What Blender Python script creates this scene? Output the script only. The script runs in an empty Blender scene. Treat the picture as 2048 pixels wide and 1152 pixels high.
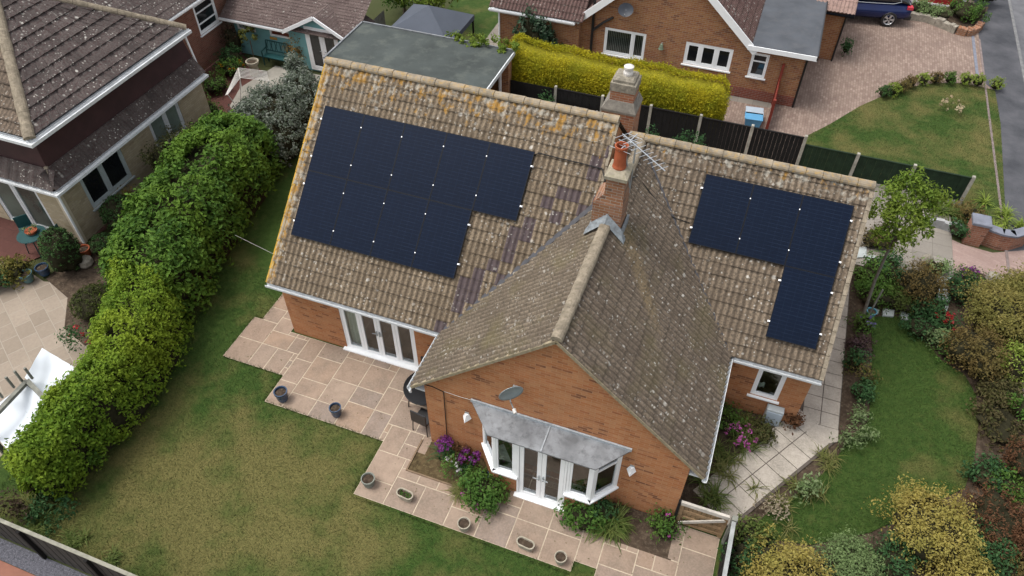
import bpy, math, random
import numpy as np
from mathutils import Vector, Matrix
random.seed(7); RNG = np.random.default_rng(7)
SC = bpy.context.scene
COL = SC.collection
R = math.radians
# ------------------------------------------------------------------ camera
CAM = (10.7732, -10.672, 16.4511); YAW = -0.3512; PIT = R(46.1981); ROL = R(0.2585); FPX = 1497.4566
fw = Vector((math.sin(YAW)*math.cos(PIT), math.cos(YAW)*math.cos(PIT), -math.sin(PIT)))
rt0 = Vector((math.cos(YAW), -math.sin(YAW), 0)); up0 = rt0.cross(fw)
rt = rt0*math.cos(ROL)+up0*math.sin(ROL); up = -rt0*math.sin(ROL)+up0*math.cos(ROL)
cd = bpy.data.cameras.new('camera'); co = bpy.data.objects.new('camera', cd); COL.objects.link(co)
m = Matrix((rt, up, -fw)).transposed().to_4x4(); m.translation = Vector(CAM); co.matrix_world = m
cd.sensor_width = 36; cd.lens = 36*FPX/2048; cd.clip_end = 2000; cd.clip_start = .1
SC.camera = co
def ray(px, py): return fw + rt*((px-1024)/FPX) - up*((py-576)/FPX)
def gp(px, py, z=0.0):            # survey helper: photo point -> place on the level z
    d = ray(px, py); return Vector(CAM)+d*((z-CAM[2])/d.z)
def gy(px, py, y): d = ray(px, py); return Vector(CAM)+d*((y-CAM[1])/d.y)
def gx(px, py, x): d = ray(px, py); return Vector(CAM)+d*((x-CAM[0])/d.x)
def gpl(px, py, p, n):
    d = ray(px, py); n = Vector(n); return Vector(CAM)+d*((Vector(p)-Vector(CAM)).dot(n)/d.dot(n))
# ------------------------------------------------------------------ objects
OFF = {}
def tag(o, label=None, cat=None, group=None, kind=None):
    if label: o['label'] = label
    if cat: o['category'] = cat
    if group: o['group'] = group
    if kind: o['kind'] = kind
    return o
def thing(name, label, cat, loc=(0, 0, 0), rz=0, group=None):
    o = bpy.data.objects.new(name, None); COL.objects.link(o); o.empty_display_size = .2
    o.location = loc; o.rotation_euler = (0, 0, rz); OFF[o.name] = Vector(loc)
    return tag(o, label, cat, group)
def dup(root, loc, rz=None, label=None, group=None):
    r = root.copy(); COL.objects.link(r); r.location = loc
    if rz is not None: r.rotation_euler = (0, 0, rz)
    if label: r['label'] = label
    if group: r['group'] = group
    for ch in list(root.children):
        c = ch.copy(); COL.objects.link(c); c.parent = r
        for g in ch.children:
            d = g.copy(); COL.objects.link(d); d.parent = c
    return r
class MB:
    def __init__(s): s.v = []; s.f = []; s.uv = []; s.smooth = False
    def add(s, vs, fs):
        b = len(s.v); s.v += [tuple(p) for p in vs]; s.f += [tuple(i+b for i in f) for f in fs]; return s
    def quad(s, *p): return s.add(p, [tuple(range(len(p)))])
    def box(s, x0, x1, y0, y1, z0, z1, bev=0.0):
        if x0 > x1: x0, x1 = x1, x0
        if y0 > y1: y0, y1 = y1, y0
        if bev <= 0:
            return s.add([(x0,y0,z0),(x1,y0,z0),(x1,y1,z0),(x0,y1,z0),(x0,y0,z1),(x1,y0,z1),(x1,y1,z1),(x0,y1,z1)],
              [(0,3,2,1),(4,5,6,7),(0,1,5,4),(1,2,6,5),(2,3,7,6),(3,0,4,7)])
        b = bev
        s.add([(x0,y0,z0),(x1,y0,z0),(x1,y1,z0),(x0,y1,z0),(x0,y0,z1-b),(x1,y0,z1-b),(x1,y1,z1-b),(x0,y1,z1-b),
               (x0+b,y0+b,z1),(x1-b,y0+b,z1),(x1-b,y1-b,z1),(x0+b,y1-b,z1)],
              [(0,3,2,1),(8,9,10,11),(0,1,5,4),(1,2,6,5),(2,3,7,6),(3,0,4,7),(4,5,9,8),(5,6,10,9),(6,7,11,10),(7,4,8,11)])
        return s
    def bar(s, a, b, w, h=None, up_=(0, 0, 1)):
        a, b = Vector(a), Vector(b); h = h or w; d = (b-a).normalized(); u = Vector(up_)
        if abs(d.dot(u)) > .98: u = Vector((1, 0, 0))
        sd = d.cross(u).normalized(); u = sd.cross(d)
        p = [a+sd*sx*w/2+u*sz*h/2 for sx, sz in ((-1,-1),(1,-1),(1,1),(-1,1))]
        q = [x+(b-a) for x in p]
        return s.add(p+q, [(0,1,2,3),(7,6,5,4),(0,4,5,1),(1,5,6,2),(2,6,7,3),(3,7,4,0)])
    def tube(s, pts, r, n=8, cap=True):
        pts = [Vector(p) for p in pts]; rs = r if isinstance(r, (list, tuple)) else [r]*len(pts)
        rings = []; prev = None
        for i, p in enumerate(pts):
            d = (pts[min(i+1, len(pts)-1)]-pts[max(i-1, 0)]).normalized()
            a = prev if prev is not None and abs(prev.dot(d)) < .95 else (Vector((0,0,1)) if abs(d.z) < .9 else Vector((1,0,0)))
            sd = d.cross(a).normalized(); u = sd.cross(d); prev = u
            rings.append([p+(sd*math.cos(2*math.pi*k/n)+u*math.sin(2*math.pi*k/n))*rs[i] for k in range(n)])
        vs = [v for g in rings for v in g]; fs = []
        for i in range(len(rings)-1):
            for k in range(n):
                fs.append((i*n+k, i*n+(k+1) % n, (i+1)*n+(k+1) % n, (i+1)*n+k))
        if cap: fs += [tuple(range(n))[::-1], tuple((len(rings)-1)*n+k for k in range(n))]
        return s.add(vs, fs)
    def lathe(s, prof, c=(0, 0, 0), n=24, sx=1, sy=1):
        vs = []; fs = []
        for r, z in prof:
            for k in range(n):
                a = 2*math.pi*k/n; vs.append((c[0]+r*sx*math.cos(a), c[1]+r*sy*math.sin(a), c[2]+z))
        for i in range(len(prof)-1):
            for k in range(n): fs.append((i*n+k, i*n+(k+1) % n, (i+1)*n+(k+1) % n, (i+1)*n+k))
        fs.append(tuple(range(n))[::-1]); fs.append(tuple((len(prof)-1)*n+k for k in range(n)))
        return s.add(vs, fs)
    def prism(s, poly, z0, z1):
        n = len(poly); a = sum(poly[i][0]*poly[(i+1) % n][1]-poly[(i+1) % n][0]*poly[i][1] for i in range(n))
        if a < 0: poly = poly[::-1]
        vs = [(p[0], p[1], z0) for p in poly]+[(p[0], p[1], z1) for p in poly]
        fs = [tuple(range(n))[::-1], tuple(range(n, 2*n))]+[(i, (i+1) % n, (i+1) % n+n, i+n) for i in range(n)]
        return s.add(vs, fs)
    def sheet(s, poly, z):
        n = len(poly); a = sum(poly[i][0]*poly[(i+1) % n][1]-poly[(i+1) % n][0]*poly[i][1] for i in range(n))
        if a < 0: poly = poly[::-1]
        return s.add([(p[0], p[1], z) for p in poly], [tuple(range(n))])
    def build(s, name, mat, parent=None, loc=None, local=False, smooth=False):
        off = Vector((0, 0, 0))
        if parent is not None and not local: off = OFF.get(parent.name, Vector((0, 0, 0)))
        if loc is not None: off = Vector(loc)
        me = bpy.data.meshes.new(name)
        vs = s.v if off.length == 0 else [(p[0]-off[0], p[1]-off[1], p[2]-off[2]) for p in s.v]
        me.from_pydata(vs, [], s.f)
        if s.uv:
            l = me.uv_layers.new(name='UVMap')
            vi = np.empty(len(me.loops), np.int32); me.loops.foreach_get('vertex_index', vi)
            l.data.foreach_set('uv', np.array(s.uv, np.float32)[vi].ravel())
        me.materials.append(mat)
        if smooth: me.polygons.foreach_set('use_smooth', [True]*len(me.polygons))
        me.update()
        o = bpy.data.objects.new(name, me); COL.objects.link(o)
        if parent is not None:
            o.parent = parent; OFF[o.name] = Vector((0,0,0)) if local else off
        elif loc is not None: o.location = loc
        return o
def np_mesh(name, V, F, mat, parent=None, off=None, smooth=False):
    """V (n,3), F (m,k) arrays"""
    me = bpy.data.meshes.new(name); k = F.shape[1]
    if off is not None: V = V-np.array(off)
    me.vertices.add(len(V)); me.vertices.foreach_set('co', V.astype(np.float32).ravel())
    me.loops.add(F.size); me.loops.foreach_set('vertex_index', F.astype(np.int32).ravel())
    me.polygons.add(len(F)); me.polygons.foreach_set('loop_start', np.arange(0, F.size, k, dtype=np.int32))
    try: me.polygons.foreach_set('loop_total', np.full(len(F), k, np.int32))
    except Exception: pass
    me.polygons.foreach_set('use_smooth', np.full(len(F), bool(smooth)))
    me.update(calc_edges=True); me.materials.append(mat)
    o = bpy.data.objects.new(name, me); COL.objects.link(o)
    if parent is not None: o.parent = parent
    elif off is not None: o.location = off
    return o
# ------------------------------------------------------------------ materials
class NT:
    def __init__(s, name):
        s.m = bpy.data.materials.new(name); s.m.use_nodes = True; s.t = s.m.node_tree; s.t.nodes.clear()
        s.out = s.n('ShaderNodeOutputMaterial'); s.b = s.n('ShaderNodeBsdfPrincipled')
        s.l(s.b.outputs[0], s.out.inputs[0])
    def n(s, typ, **k):
        x = s.t.nodes.new(typ)
        for a, b in k.items(): setattr(x, a, b)
        return x
    def l(s, a, b): s.t.links.new(a, b)
    def set(s, sock, v):
        if hasattr(v, 'is_output') or hasattr(v, 'links'): s.l(v, sock)
        else:
            if isinstance(v, (tuple, list)) and len(v) == 3 and len(sock.default_value) == 4: v = (*v, 1)
            sock.default_value = v
    def pos(s): return s.n('ShaderNodeNewGeometry').outputs['Position']
    def obj(s): return s.n('ShaderNodeTexCoord').outputs['Object']
    def uv(s): return s.n('ShaderNodeTexCoord').outputs['UV']
    def island(s): return s.n('ShaderNodeNewGeometry').outputs['Random Per Island']
    def noise(s, vec, scale, detail=4, rough=.55, dist=0):
        x = s.n('ShaderNodeTexNoise'); s.l(vec, x.inputs['Vector']); x.inputs['Scale'].default_value = scale
        x.inputs['Detail'].default_value = detail; x.inputs['Roughness'].default_value = rough; x.inputs['Distortion'].default_value = dist
        return x.outputs[0]
    def voro(s, vec, scale, feat='F1', out='Distance'):
        x = s.n('ShaderNodeTexVoronoi', feature=feat); s.l(vec, x.inputs['Vector']); x.inputs['Scale'].default_value = scale
        return x.outputs[out]
    def ramp(s, fac, stops, interp='LINEAR'):
        x = s.n('ShaderNodeValToRGB'); s.l(fac, x.inputs[0]); e = x.color_ramp.elements; x.color_ramp.interpolation = interp
        while len(e) < len(stops): e.new(.5)
        for i, (p, c) in enumerate(stops):
            e[i].position = p; e[i].color = (c, c, c, 1) if not isinstance(c, (tuple, list)) else (*c, 1)
        return x.outputs[0]
    def mix(s, fac, a, b, mode='MIX'):
        x = s.n('ShaderNodeMix', data_type='RGBA', blend_type=mode)
        s.set(x.inputs[0], fac); s.set(x.inputs[6], a); s.set(x.inputs[7], b); return x.outputs[2]
    def math(s, op, a, b=0.0, clamp=False):
        x = s.n('ShaderNodeMath', operation=op, use_clamp=clamp); s.set(x.inputs[0], a); s.set(x.inputs[1], b); return x.outputs[0]
    def sep(s, v):
        x = s.n('ShaderNodeSeparateXYZ'); s.l(v, x.inputs[0]); return x.outputs
    def comb(s, a, b, c=0.0):
        x = s.n('ShaderNodeCombineXYZ'); s.set(x.inputs[0], a); s.set(x.inputs[1], b); s.set(x.inputs[2], c); return x.outputs[0]
    def vmap(s, v, sc=(1, 1, 1), loc=(0, 0, 0), rot=(0, 0, 0)):
        x = s.n('ShaderNodeMapping'); s.l(v, x.inputs[0]); x.inputs['Scale'].default_value = sc; x.inputs['Location'].default_value = loc
        x.inputs['Rotation'].default_value = rot; return x.outputs[0]
    def bump(s, h, strength=.5, dist=.02):
        x = s.n('ShaderNodeBump'); s.l(h, x.inputs['Height']); x.inputs['Strength'].default_value = strength; x.inputs['Distance'].default_value = dist
        s.l(x.outputs[0], s.b.inputs['Normal'])
    def fin(s, col=None, rough=.8, spec=.3, metal=0.0):
        if col is not None: s.set(s.b.inputs['Base Color'], col)
        s.set(s.b.inputs['Roughness'], rough); s.b.inputs['Specular IOR Level'].default_value = spec; s.b.inputs['Metallic'].default_value = metal
        return s.m
def wall_uv(s):
    """brick coordinates from position and facing"""
    p = s.sep(s.pos()); nn = s.sep(s.n('ShaderNodeNewGeometry').outputs['True Normal'])
    f = s.math('GREATER_THAN', s.math('ABSOLUTE', nn[0]), .7)
    u = s.math('ADD', s.math('MULTIPLY', p[1], f), s.math('MULTIPLY', p[0], s.math('SUBTRACT', 1.0, f)))
    return s.comb(u, p[2])
def brick_mat(name, cols, mortar=(.42, .36, .29), dark=.25, darkcol=(.1, .05, .035)):
    s = NT(name); uv = wall_uv(s)
    b = s.n('ShaderNodeTexBrick'); s.l(uv, b.inputs['Vector']); b.offset = .5
    for k, v in (('Scale', 1), ('Mortar Size', .006), ('Mortar Smooth', .2), ('Brick Width', .225), ('Row Height', .075), ('Bias', 0)): b.inputs[k].default_value = v
    b.inputs['Color1'].default_value = (0, 0, 0, 1); b.inputs['Color2'].default_value = (1, 1, 1, 1); b.inputs['Mortar'].default_value = (.5, .5, .5, 1)
    rnd = b.outputs['Color']
    c = s.ramp(rnd, [(i/(len(cols)-1), k) for i, k in enumerate(cols)])
    pt = s.noise(s.vmap(uv, (1, 2.2, 1)), 1.6, 3)
    dk = s.math('MULTIPLY', s.ramp(rnd, [(.80, 0.0), (.9, 1.0)]), s.ramp(pt, [(.42, 0.0), (.6, 1.0)]))
    c = s.mix(s.math('MULTIPLY', dk, min(1, dark*3)), c, darkcol)
    c = s.mix(s.ramp(s.noise(uv, 3.0, 5), [(.35, 0.0), (.8, .5)]), c, tuple(x*.62 for x in cols[0]))
    c = s.mix(s.ramp(s.noise(uv, 40, 3), [(.3, .25), (.7, 0.0)]), c, (.1, .06, .04))
    c = s.mix(b.outputs['Fac'], c, mortar)
    s.bump(s.math('SUBTRACT', s.noise(uv, 60, 3), s.math('MULTIPLY', b.outputs['Fac'], 1.5)), .5, .008)
    return s.fin(c, .88, .25)
def plain(name, col, rough=.6, spec=.4, metal=0.0, var=.25, scale=6.0, bump=.15, dirt=None):
    s = NT(name); o = s.obj(); n = s.noise(o, scale, 6)
    c = s.mix(s.ramp(n, [(.3, 0.0), (.75, 1.0)]), tuple(x*(1-var) for x in col), tuple(min(1, x*(1+var*.6)) for x in col))
    if dirt: c = s.mix(s.ramp(s.noise(o, scale*2.3, 7, .7), [(.5, 0.0), (.72, 1.0)]), c, dirt)
    if bump: s.bump(s.noise(o, scale*7, 3), bump, .01)
    return s.fin(c, rough, spec, metal)
def leaf_mat(name, cols, patch=None, scale=.9, rough=.6, spec=.14, trans=.3):
    s = NT(name); r = s.island(); p = s.pos()
    c = s.ramp(r, [(i/(len(cols)-1), k) for i, k in enumerate(cols)])
    if patch: c = s.mix(s.ramp(s.noise(p, scale, 3), [(.42, 0.0), (.66, .85)]), c, patch)
    c = s.mix(s.math('MULTIPLY', s.ramp(s.noise(p, scale*4, 2), [(.3, .32), (.6, 0.0)]), 1.0), c, tuple(x*.55 for x in cols[0]))
    s.set(s.b.inputs['Base Color'], c); s.b.inputs['Roughness'].default_value = rough; s.b.inputs['Specular IOR Level'].default_value = spec
    if trans:
        t = s.n('ShaderNodeBsdfTranslucent'); s.l(c, t.inputs[0]); mx = s.n('ShaderNodeMixShader'); mx.inputs[0].default_value = trans
        s.l(s.b.outputs[0], mx.inputs[1]); s.l(t.outputs[0], mx.inputs[2]); s.l(mx.outputs[0], s.out.inputs[0])
    return s.m
def tile_mat(name, lo, hi, lichen=.5, S=6.0, verge=False, purple=False, spots=.5, tw=.3, th=.3, dirt=(.05, .042, .032), greyspot=(.5, .48, .43), green=0.0, roll=.15, tan_streak=None, lap=.8):
    s = NT(name); uv = s.uv(); q = s.sep(uv)
    b = s.n('ShaderNodeTexBrick'); s.l(uv, b.inputs['Vector']); b.offset = 0
    for k, v in (('Scale', 1), ('Mortar Size', .004), ('Brick Width', tw), ('Row Height', th), ('Bias', 0)): b.inputs[k].default_value = v
    b.inputs['Color1'].default_value = (0, 0, 0, 1); b.inputs['Color2'].default_value = (1, 1, 1, 1); b.inputs['Mortar'].default_value = (.5, .5, .5, 1)
    rnd = b.outputs['Color']
    c = s.mix(s.math('ADD', s.math('MULTIPLY', rnd, .38), s.ramp(s.noise(s.vmap(uv, (7, 1.3, 1)), 2.0, 6, .65), [(.3, 0.0), (.75, .6)])), lo, hi)
    if roll:   # roll shading painted over wear and dirt: lighter crests, darker channels, broken by noise
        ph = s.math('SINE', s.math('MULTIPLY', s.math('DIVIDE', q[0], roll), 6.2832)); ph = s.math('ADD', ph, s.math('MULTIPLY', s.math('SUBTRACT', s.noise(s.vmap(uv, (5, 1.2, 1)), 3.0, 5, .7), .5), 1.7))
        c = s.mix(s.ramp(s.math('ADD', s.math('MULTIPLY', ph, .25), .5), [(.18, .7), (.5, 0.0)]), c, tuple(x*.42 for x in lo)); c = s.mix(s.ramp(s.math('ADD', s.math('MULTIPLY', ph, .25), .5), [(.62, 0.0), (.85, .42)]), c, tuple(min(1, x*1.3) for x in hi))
    if tan_streak:
        dx = s.math('SUBTRACT', q[0], s.math('ADD', s.math('MULTIPLY', s.math('SUBTRACT', tan_streak[1], q[1]), tan_streak[2]), tan_streak[0])); kk = s.math('SUBTRACT', 1.0, s.math('ABSOLUTE', s.math('DIVIDE', dx, .55))); kk = s.math('MULTIPLY', kk, s.ramp(s.math('DIVIDE', q[1], 6.0), [(.3, 0.0), (.5, 1.0)]))
        c = s.mix(s.ramp(s.math('ADD', kk, s.math('MULTIPLY', s.noise(uv, 4, 5, .6), .5)), [(.5, 0.0), (.95, .85)]), c, (.2, .15, .088))
    if roll:   # gap shadow painted as a dark line along the lap of each course
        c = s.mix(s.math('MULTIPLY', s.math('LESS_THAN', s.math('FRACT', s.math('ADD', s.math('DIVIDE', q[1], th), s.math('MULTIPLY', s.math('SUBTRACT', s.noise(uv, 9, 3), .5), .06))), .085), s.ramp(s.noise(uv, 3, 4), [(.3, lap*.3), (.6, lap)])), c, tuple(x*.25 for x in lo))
    c = s.mix(s.ramp(s.noise(uv, 17, 6, .7), [(.45, 0.0), (.62, .75)]), c, dirt)
    c = s.mix(s.ramp(s.noise(uv, 1.1, 4), [(.45, 0.0), (.75, .6)]), c, tuple(x*.62 for x in lo))
    if green: c = s.mix(s.ramp(s.noise(s.vmap(uv, (1, 1, 1), (31, 4, 0)), .9, 6, .6), [(.5, 0.0), (.7, green)]), c, (.13, .115, .04))
    if purple:   # replacement tiles beside the valley
        fu = s.math('MULTIPLY', s.math('FLOOR', s.math('DIVIDE', q[0], tw)), tw); fv = s.math('MULTIPLY', s.math('FLOOR', s.math('DIVIDE', q[1], th)), th*.742)
        near = s.math('MULTIPLY', s.math('LESS_THAN', s.math('ABSOLUTE', s.math('SUBTRACT', s.math('SUBTRACT', fu, fv), 4.42)), .5), s.math('GREATER_THAN', rnd, .6))
        c = s.mix(s.math('MULTIPLY', near, .85), c, s.mix(s.noise(uv, 9, 3), (.034, .024, .03), (.085, .066, .074)))
    uv3 = s.vmap(uv, (1, 1, 1), (3, 7, 0))
    nzv = s.n('ShaderNodeTexNoise'); s.l(uv, nzv.inputs['Vector']); nzv.inputs['Scale'].default_value = 22; wv = s.n('ShaderNodeVectorMath', operation='MULTIPLY_ADD'); s.l(nzv.outputs[1], wv.inputs[0]); wv.inputs[1].default_value = (.05, .05, 0); s.l(uv3, wv.inputs[2])
    def spot(sc, lo_, hi_, keep, amt, ns):
        x = s.n('ShaderNodeTexVoronoi'); s.l(wv.outputs[0], x.inputs['Vector']); x.inputs['Scale'].default_value = sc; rc = s.sep(x.outputs['Color'])[0]
        return s.math('MULTIPLY', s.math('MULTIPLY', s.ramp(x.outputs['Distance'], [(lo_, 1.0), (hi_, 0.0)]), s.math('GREATER_THAN', rc, keep)), s.ramp(s.noise(uv3, ns, 4), [(.4, 0.0), (.6, amt)]))
    sp = spot(6.0, .16, .26, .72, min(1, spots*1.3), .8); sp2 = s.math('MAXIMUM', spot(14.0, .2, .34, .66, min(1, spots*1.1), 1.6), spot(3.1, .1, .2, .8, min(1, spots*1.2), .6))
    c = s.mix(s.math('MAXIMUM', sp, sp2), c, greyspot)
    if lichen:
        k = s.ramp(s.math('DIVIDE', q[1], S), [(.72, 0.0), (.97, 1.0)])
        if verge:
            k = s.math('MAXIMUM', k, s.ramp(q[0], [(.12, 1.25), (.42, 0.0)]))
        nz = s.math('ADD', s.noise(s.vmap(uv, (1.6, 1, 1)), 3.2, 6, .7), s.math('MULTIPLY', k, .27*lichen*1.6))
        c = s.mix(s.ramp(nz, [(.74, 0.0), (.82, .9)]), c, s.mix(s.noise(uv, 12, 3), (.27,.165,.04), (.31,.155,.032)))
        nz = s.math('ADD', s.noise(s.vmap(uv, (1, 1, 1), (9, 2, 0)), 4.5, 6, .7), s.math('MULTIPLY', k, .2))
        c = s.mix(s.ramp(nz, [(.7, 0.0), (.8, .7)]), c, (.34, .32, .27))
    s.bump(s.noise(uv, 45, 4, .6), .35, .012)
    return s.fin(c, .92, .2)
def glass_mat(name, tint=(.55, .6, .58), refl=.12):
    s = NT(name); t = s.n('ShaderNodeBsdfTransparent'); t.inputs[0].default_value = (*tint, 1)
    g = s.n('ShaderNodeBsdfGlossy'); g.inputs['Roughness'].default_value = .02; g.inputs[0].default_value = (.9, .95, 1, 1)
    lw = s.n('ShaderNodeLayerWeight'); lw.inputs[0].default_value = .35
    mx = s.n('ShaderNodeMixShader'); s.l(s.math('ADD', s.math('MULTIPLY', lw.outputs['Fresnel'], .8), refl, True), mx.inputs[0])
    s.l(t.outputs[0], mx.inputs[1]); s.l(g.outputs[0], mx.inputs[2]); s.l(mx.outputs[0], s.out.inputs[0]); return s.m
# ------------------------------------------------------------------ material set
BRICK = brick_mat('orange_brick', [(.41,.155,.06),(.46,.2,.085),(.49,.24,.11),(.44,.17,.065),(.46,.215,.1),(.4,.14,.056)], (.40,.225,.125), .27, (.12,.055,.035))
BRICK_R = brick_mat('red_orange_brick', [(.30,.12,.05),(.36,.165,.07),(.40,.19,.08),(.33,.13,.055),(.31,.12,.06)], (.33,.27,.2), .18)
BRICK_B = brick_mat('buff_brick', [(.40,.33,.2),(.46,.38,.25),(.5,.42,.29),(.42,.34,.22)], (.30,.26,.2), .12, (.2,.16,.1))
BRICK_D = brick_mat('weathered_brick', [(.24,.1,.05),(.3,.14,.07),(.34,.17,.1),(.2,.1,.07)], (.3,.27,.22), .35, (.07,.05,.04))
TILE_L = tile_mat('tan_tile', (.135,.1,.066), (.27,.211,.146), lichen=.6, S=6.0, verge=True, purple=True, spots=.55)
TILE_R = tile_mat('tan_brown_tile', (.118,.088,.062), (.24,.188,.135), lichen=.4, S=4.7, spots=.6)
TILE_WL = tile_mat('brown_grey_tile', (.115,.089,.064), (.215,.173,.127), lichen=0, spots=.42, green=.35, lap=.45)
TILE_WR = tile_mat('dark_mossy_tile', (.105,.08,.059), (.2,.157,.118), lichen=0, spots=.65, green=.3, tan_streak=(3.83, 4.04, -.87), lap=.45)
TILE_N = tile_mat('dark_concrete_tile', (.05,.043,.04), (.135,.115,.105), lichen=0, spots=.7, roll=0, tw=.33, th=.34, dirt=(.05,.022,.022))
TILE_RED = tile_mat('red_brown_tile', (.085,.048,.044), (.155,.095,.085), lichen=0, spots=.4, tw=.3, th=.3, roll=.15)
TILE_S = tile_mat('felt_tile', (.085,.058,.055), (.16,.12,.11), lichen=0, spots=.3, tw=.3, th=.14, roll=0)
RIDGE = plain('ridge_concrete', (.25,.21,.155), .92, .2, 0, .4, 7, .5, (.12,.1,.07))
RIDGE_L = plain('lichen_ridge_concrete', (.27,.225,.165), .92, .2, 0, .4, 5, .6, (.38,.235,.06))
WHITE = plain('white_upvc', (.86,.87,.87), .35, .5, 0, .05, 3, 0)
WHITE_W = plain('weathered_white_paint', (.62,.64,.65), .5, .4, 0, .15, 4, .1, (.45,.46,.45))
BLACKP = plain('black_plastic', (.012,.012,.013), .4, .5, 0, .1, 4, 0)
LEAD = plain('grey_lead_roof', (.2,.21,.22), .5, .4, 0, .45, 2.6, .2, (.085,.088,.092))
LEADL = plain('pale_lead_flashing', (.36,.39,.41), .45, .5, 0, .3, 8, .2, (.2,.22,.23))
GLASS = glass_mat('window_glass', (.8,.85,.82), .09)
DGLASS = plain('dark_window_glass', (.012,.014,.016), .06, .8, 0, .4, 1.2, 0)
WOOD = plain('oak_floor', (.38,.26,.16), .5, .4, 0, .3, 3, .1)
PLASTER = plain('interior_plaster', (.5,.42,.35), .9, .2, 0, .1, 2, 0)
CURTAIN = plain('pale_curtain', (.62,.68,.6), .9, .1, 0, .1, 9, .2)
CEMENT = plain('cement', (.3,.265,.2), .95, .2, 0, .3, 8, .5, (.2,.19,.11))
TERRA = plain('terracotta', (.33,.085,.035), .75, .3, 0, .2, 8, .2)
POTW = plain('white_glazed_pot', (.6,.57,.53), .6, .4, 0, .2, 9, .1)
ALU = plain('aluminium', (.6,.62,.64), .35, .5, .8, .1, 5, 0)
STEEL = plain('galvanised_steel', (.42,.45,.46), .5, .5, .5, .2, 9, .1)
GREYP = plain('grey_painted_metal', (.36,.39,.4), .5, .5, 0, .1, 5, 0)
CONC = plain('concrete_post', (.36,.34,.29), .92, .2, 0, .3, 5, .3, (.2,.2,.15))
FENCE_D = plain('dark_stained_timber', (.011,.01,.0095), .85, .25, 0, .4, 4, .2)
FENCE_G = plain('green_stained_timber', (.014,.029,.014), .85, .25, 0, .4, 4, .2)
TIMBER = plain('weathered_timber', (.30,.2,.11), .85, .2, 0, .35, 6, .3, (.2,.13,.08))
TIMBER_G = plain('silvered_timber', (.2,.2,.17), .85, .2, 0, .35, 6, .3)
TIMBER_W = plain('sun_bleached_timber', (.52,.48,.42), .85, .2, 0, .25, 6, .2)
FELT = plain('grey_roof_felt', (.062,.072,.068), .85, .2, 0, .4, .7, .25, (.09,.1,.088))
FELT2 = plain('slate_grey_felt', (.075,.082,.093), .8, .25, 0, .25, 1.2, .25, (.085,.088,.095))
CANVAS = plain('grey_canvas', (.075,.085,.105), .85, .2, 0, .12, 1.5, .05)
CLADD = plain('dark_brown_cladding', (.042,.017,.018), .65, .35, 0, .3, 2, .15)
TEAL = plain('turquoise_paint', (.17,.36,.37), .7, .3, 0, .12, 3, .1)
TEAL_D = plain('teal_metal_paint', (.012,.06,.062), .5, .4, 0, .2, 5, .1)
REDW = plain('red_stained_timber', (.2,.035,.022), .7, .3, 0, .25, 5, .2)
RED_D = plain('red_door_paint', (.3,.02,.02), .5, .4, 0, .1, 3, 0)
BLUEP = plain('blue_recycling_plastic', (.1,.3,.5), .5, .4, 0, .1, 4, 0)
BLUEL = plain('pale_blue_plastic', (.36,.42,.48), .5, .4, 0, .1, 4, 0)
BLUEG = plain('blue_glazed_ceramic', (.03,.06,.11), .2, .6, 0, .4, 8, .05)
STONEP = plain('cast_stone', (.36,.32,.25), .9, .2, 0, .3, 9, .3, (.22,.21,.15))
STONEG = plain('grey_green_stone_pot', (.2,.21,.18), .85, .25, 0, .3, 9, .3)
STONEW = plain('rockery_stone', (.3,.27,.22), .92, .2, 0, .4, 4, .6, (.15,.13,.1))
SLATE = plain('pale_slate_slab', (.36,.39,.38), .75, .3, 0, .25, 3, .3)
COPE = plain('blue_grey_coping', (.17,.18,.215), .8, .3, 0, .25, 5, .2)
SOIL = plain('soil', (.065,.046,.032), .97, .15, 0, .5, 5, .9, (.13,.1,.07))
SHEETW = plain('white_tarpaulin', (.68,.72,.76), .5, .4, 0, .06, 2, .0)
CABLE = plain('black_cable', (.012,.012,.012), .6, .3, 0, .1, 4, 0)
CABLEW = plain('grey_cable', (.5,.48,.44), .6, .3, 0, .1, 4, 0)
BARK = plain('bark', (.14,.11,.08), .95, .15, 0, .35, 9, .6)
TWIG = plain('dark_twigs', (.03,.028,.015), .95, .1, 0, .4, 9, .4)
s = NT('panel_glass'); q = s.sep(s.uv())
ln = s.math('MAXIMUM', s.math('LESS_THAN', s.math('PINGPONG', q[0], .0945), .0022), s.math('MULTIPLY', s.math('LESS_THAN', s.math('PINGPONG', q[1], .0455), .006), s.ramp(s.noise(s.vmap(s.uv(), (2, 9, 1)), 1.5, 3), [(.4, .25), (.6, 1.0)])))
PANEL = s.fin(s.mix(s.math('MULTIPLY', ln, .8), s.mix(s.noise(s.obj(), .6, 2), (.0028,.006,.015), (.0042,.009,.0225)), (.0115,.02,.041)), .15, .1)
PFRAME = plain('black_anodised_frame', (.005,.006,.009), .5, .15, 0, .1, 5, 0)
CLAMP = plain('bright_clamp', (.85,.85,.85), .4, .5, .2, .02, 5, 0)
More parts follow.
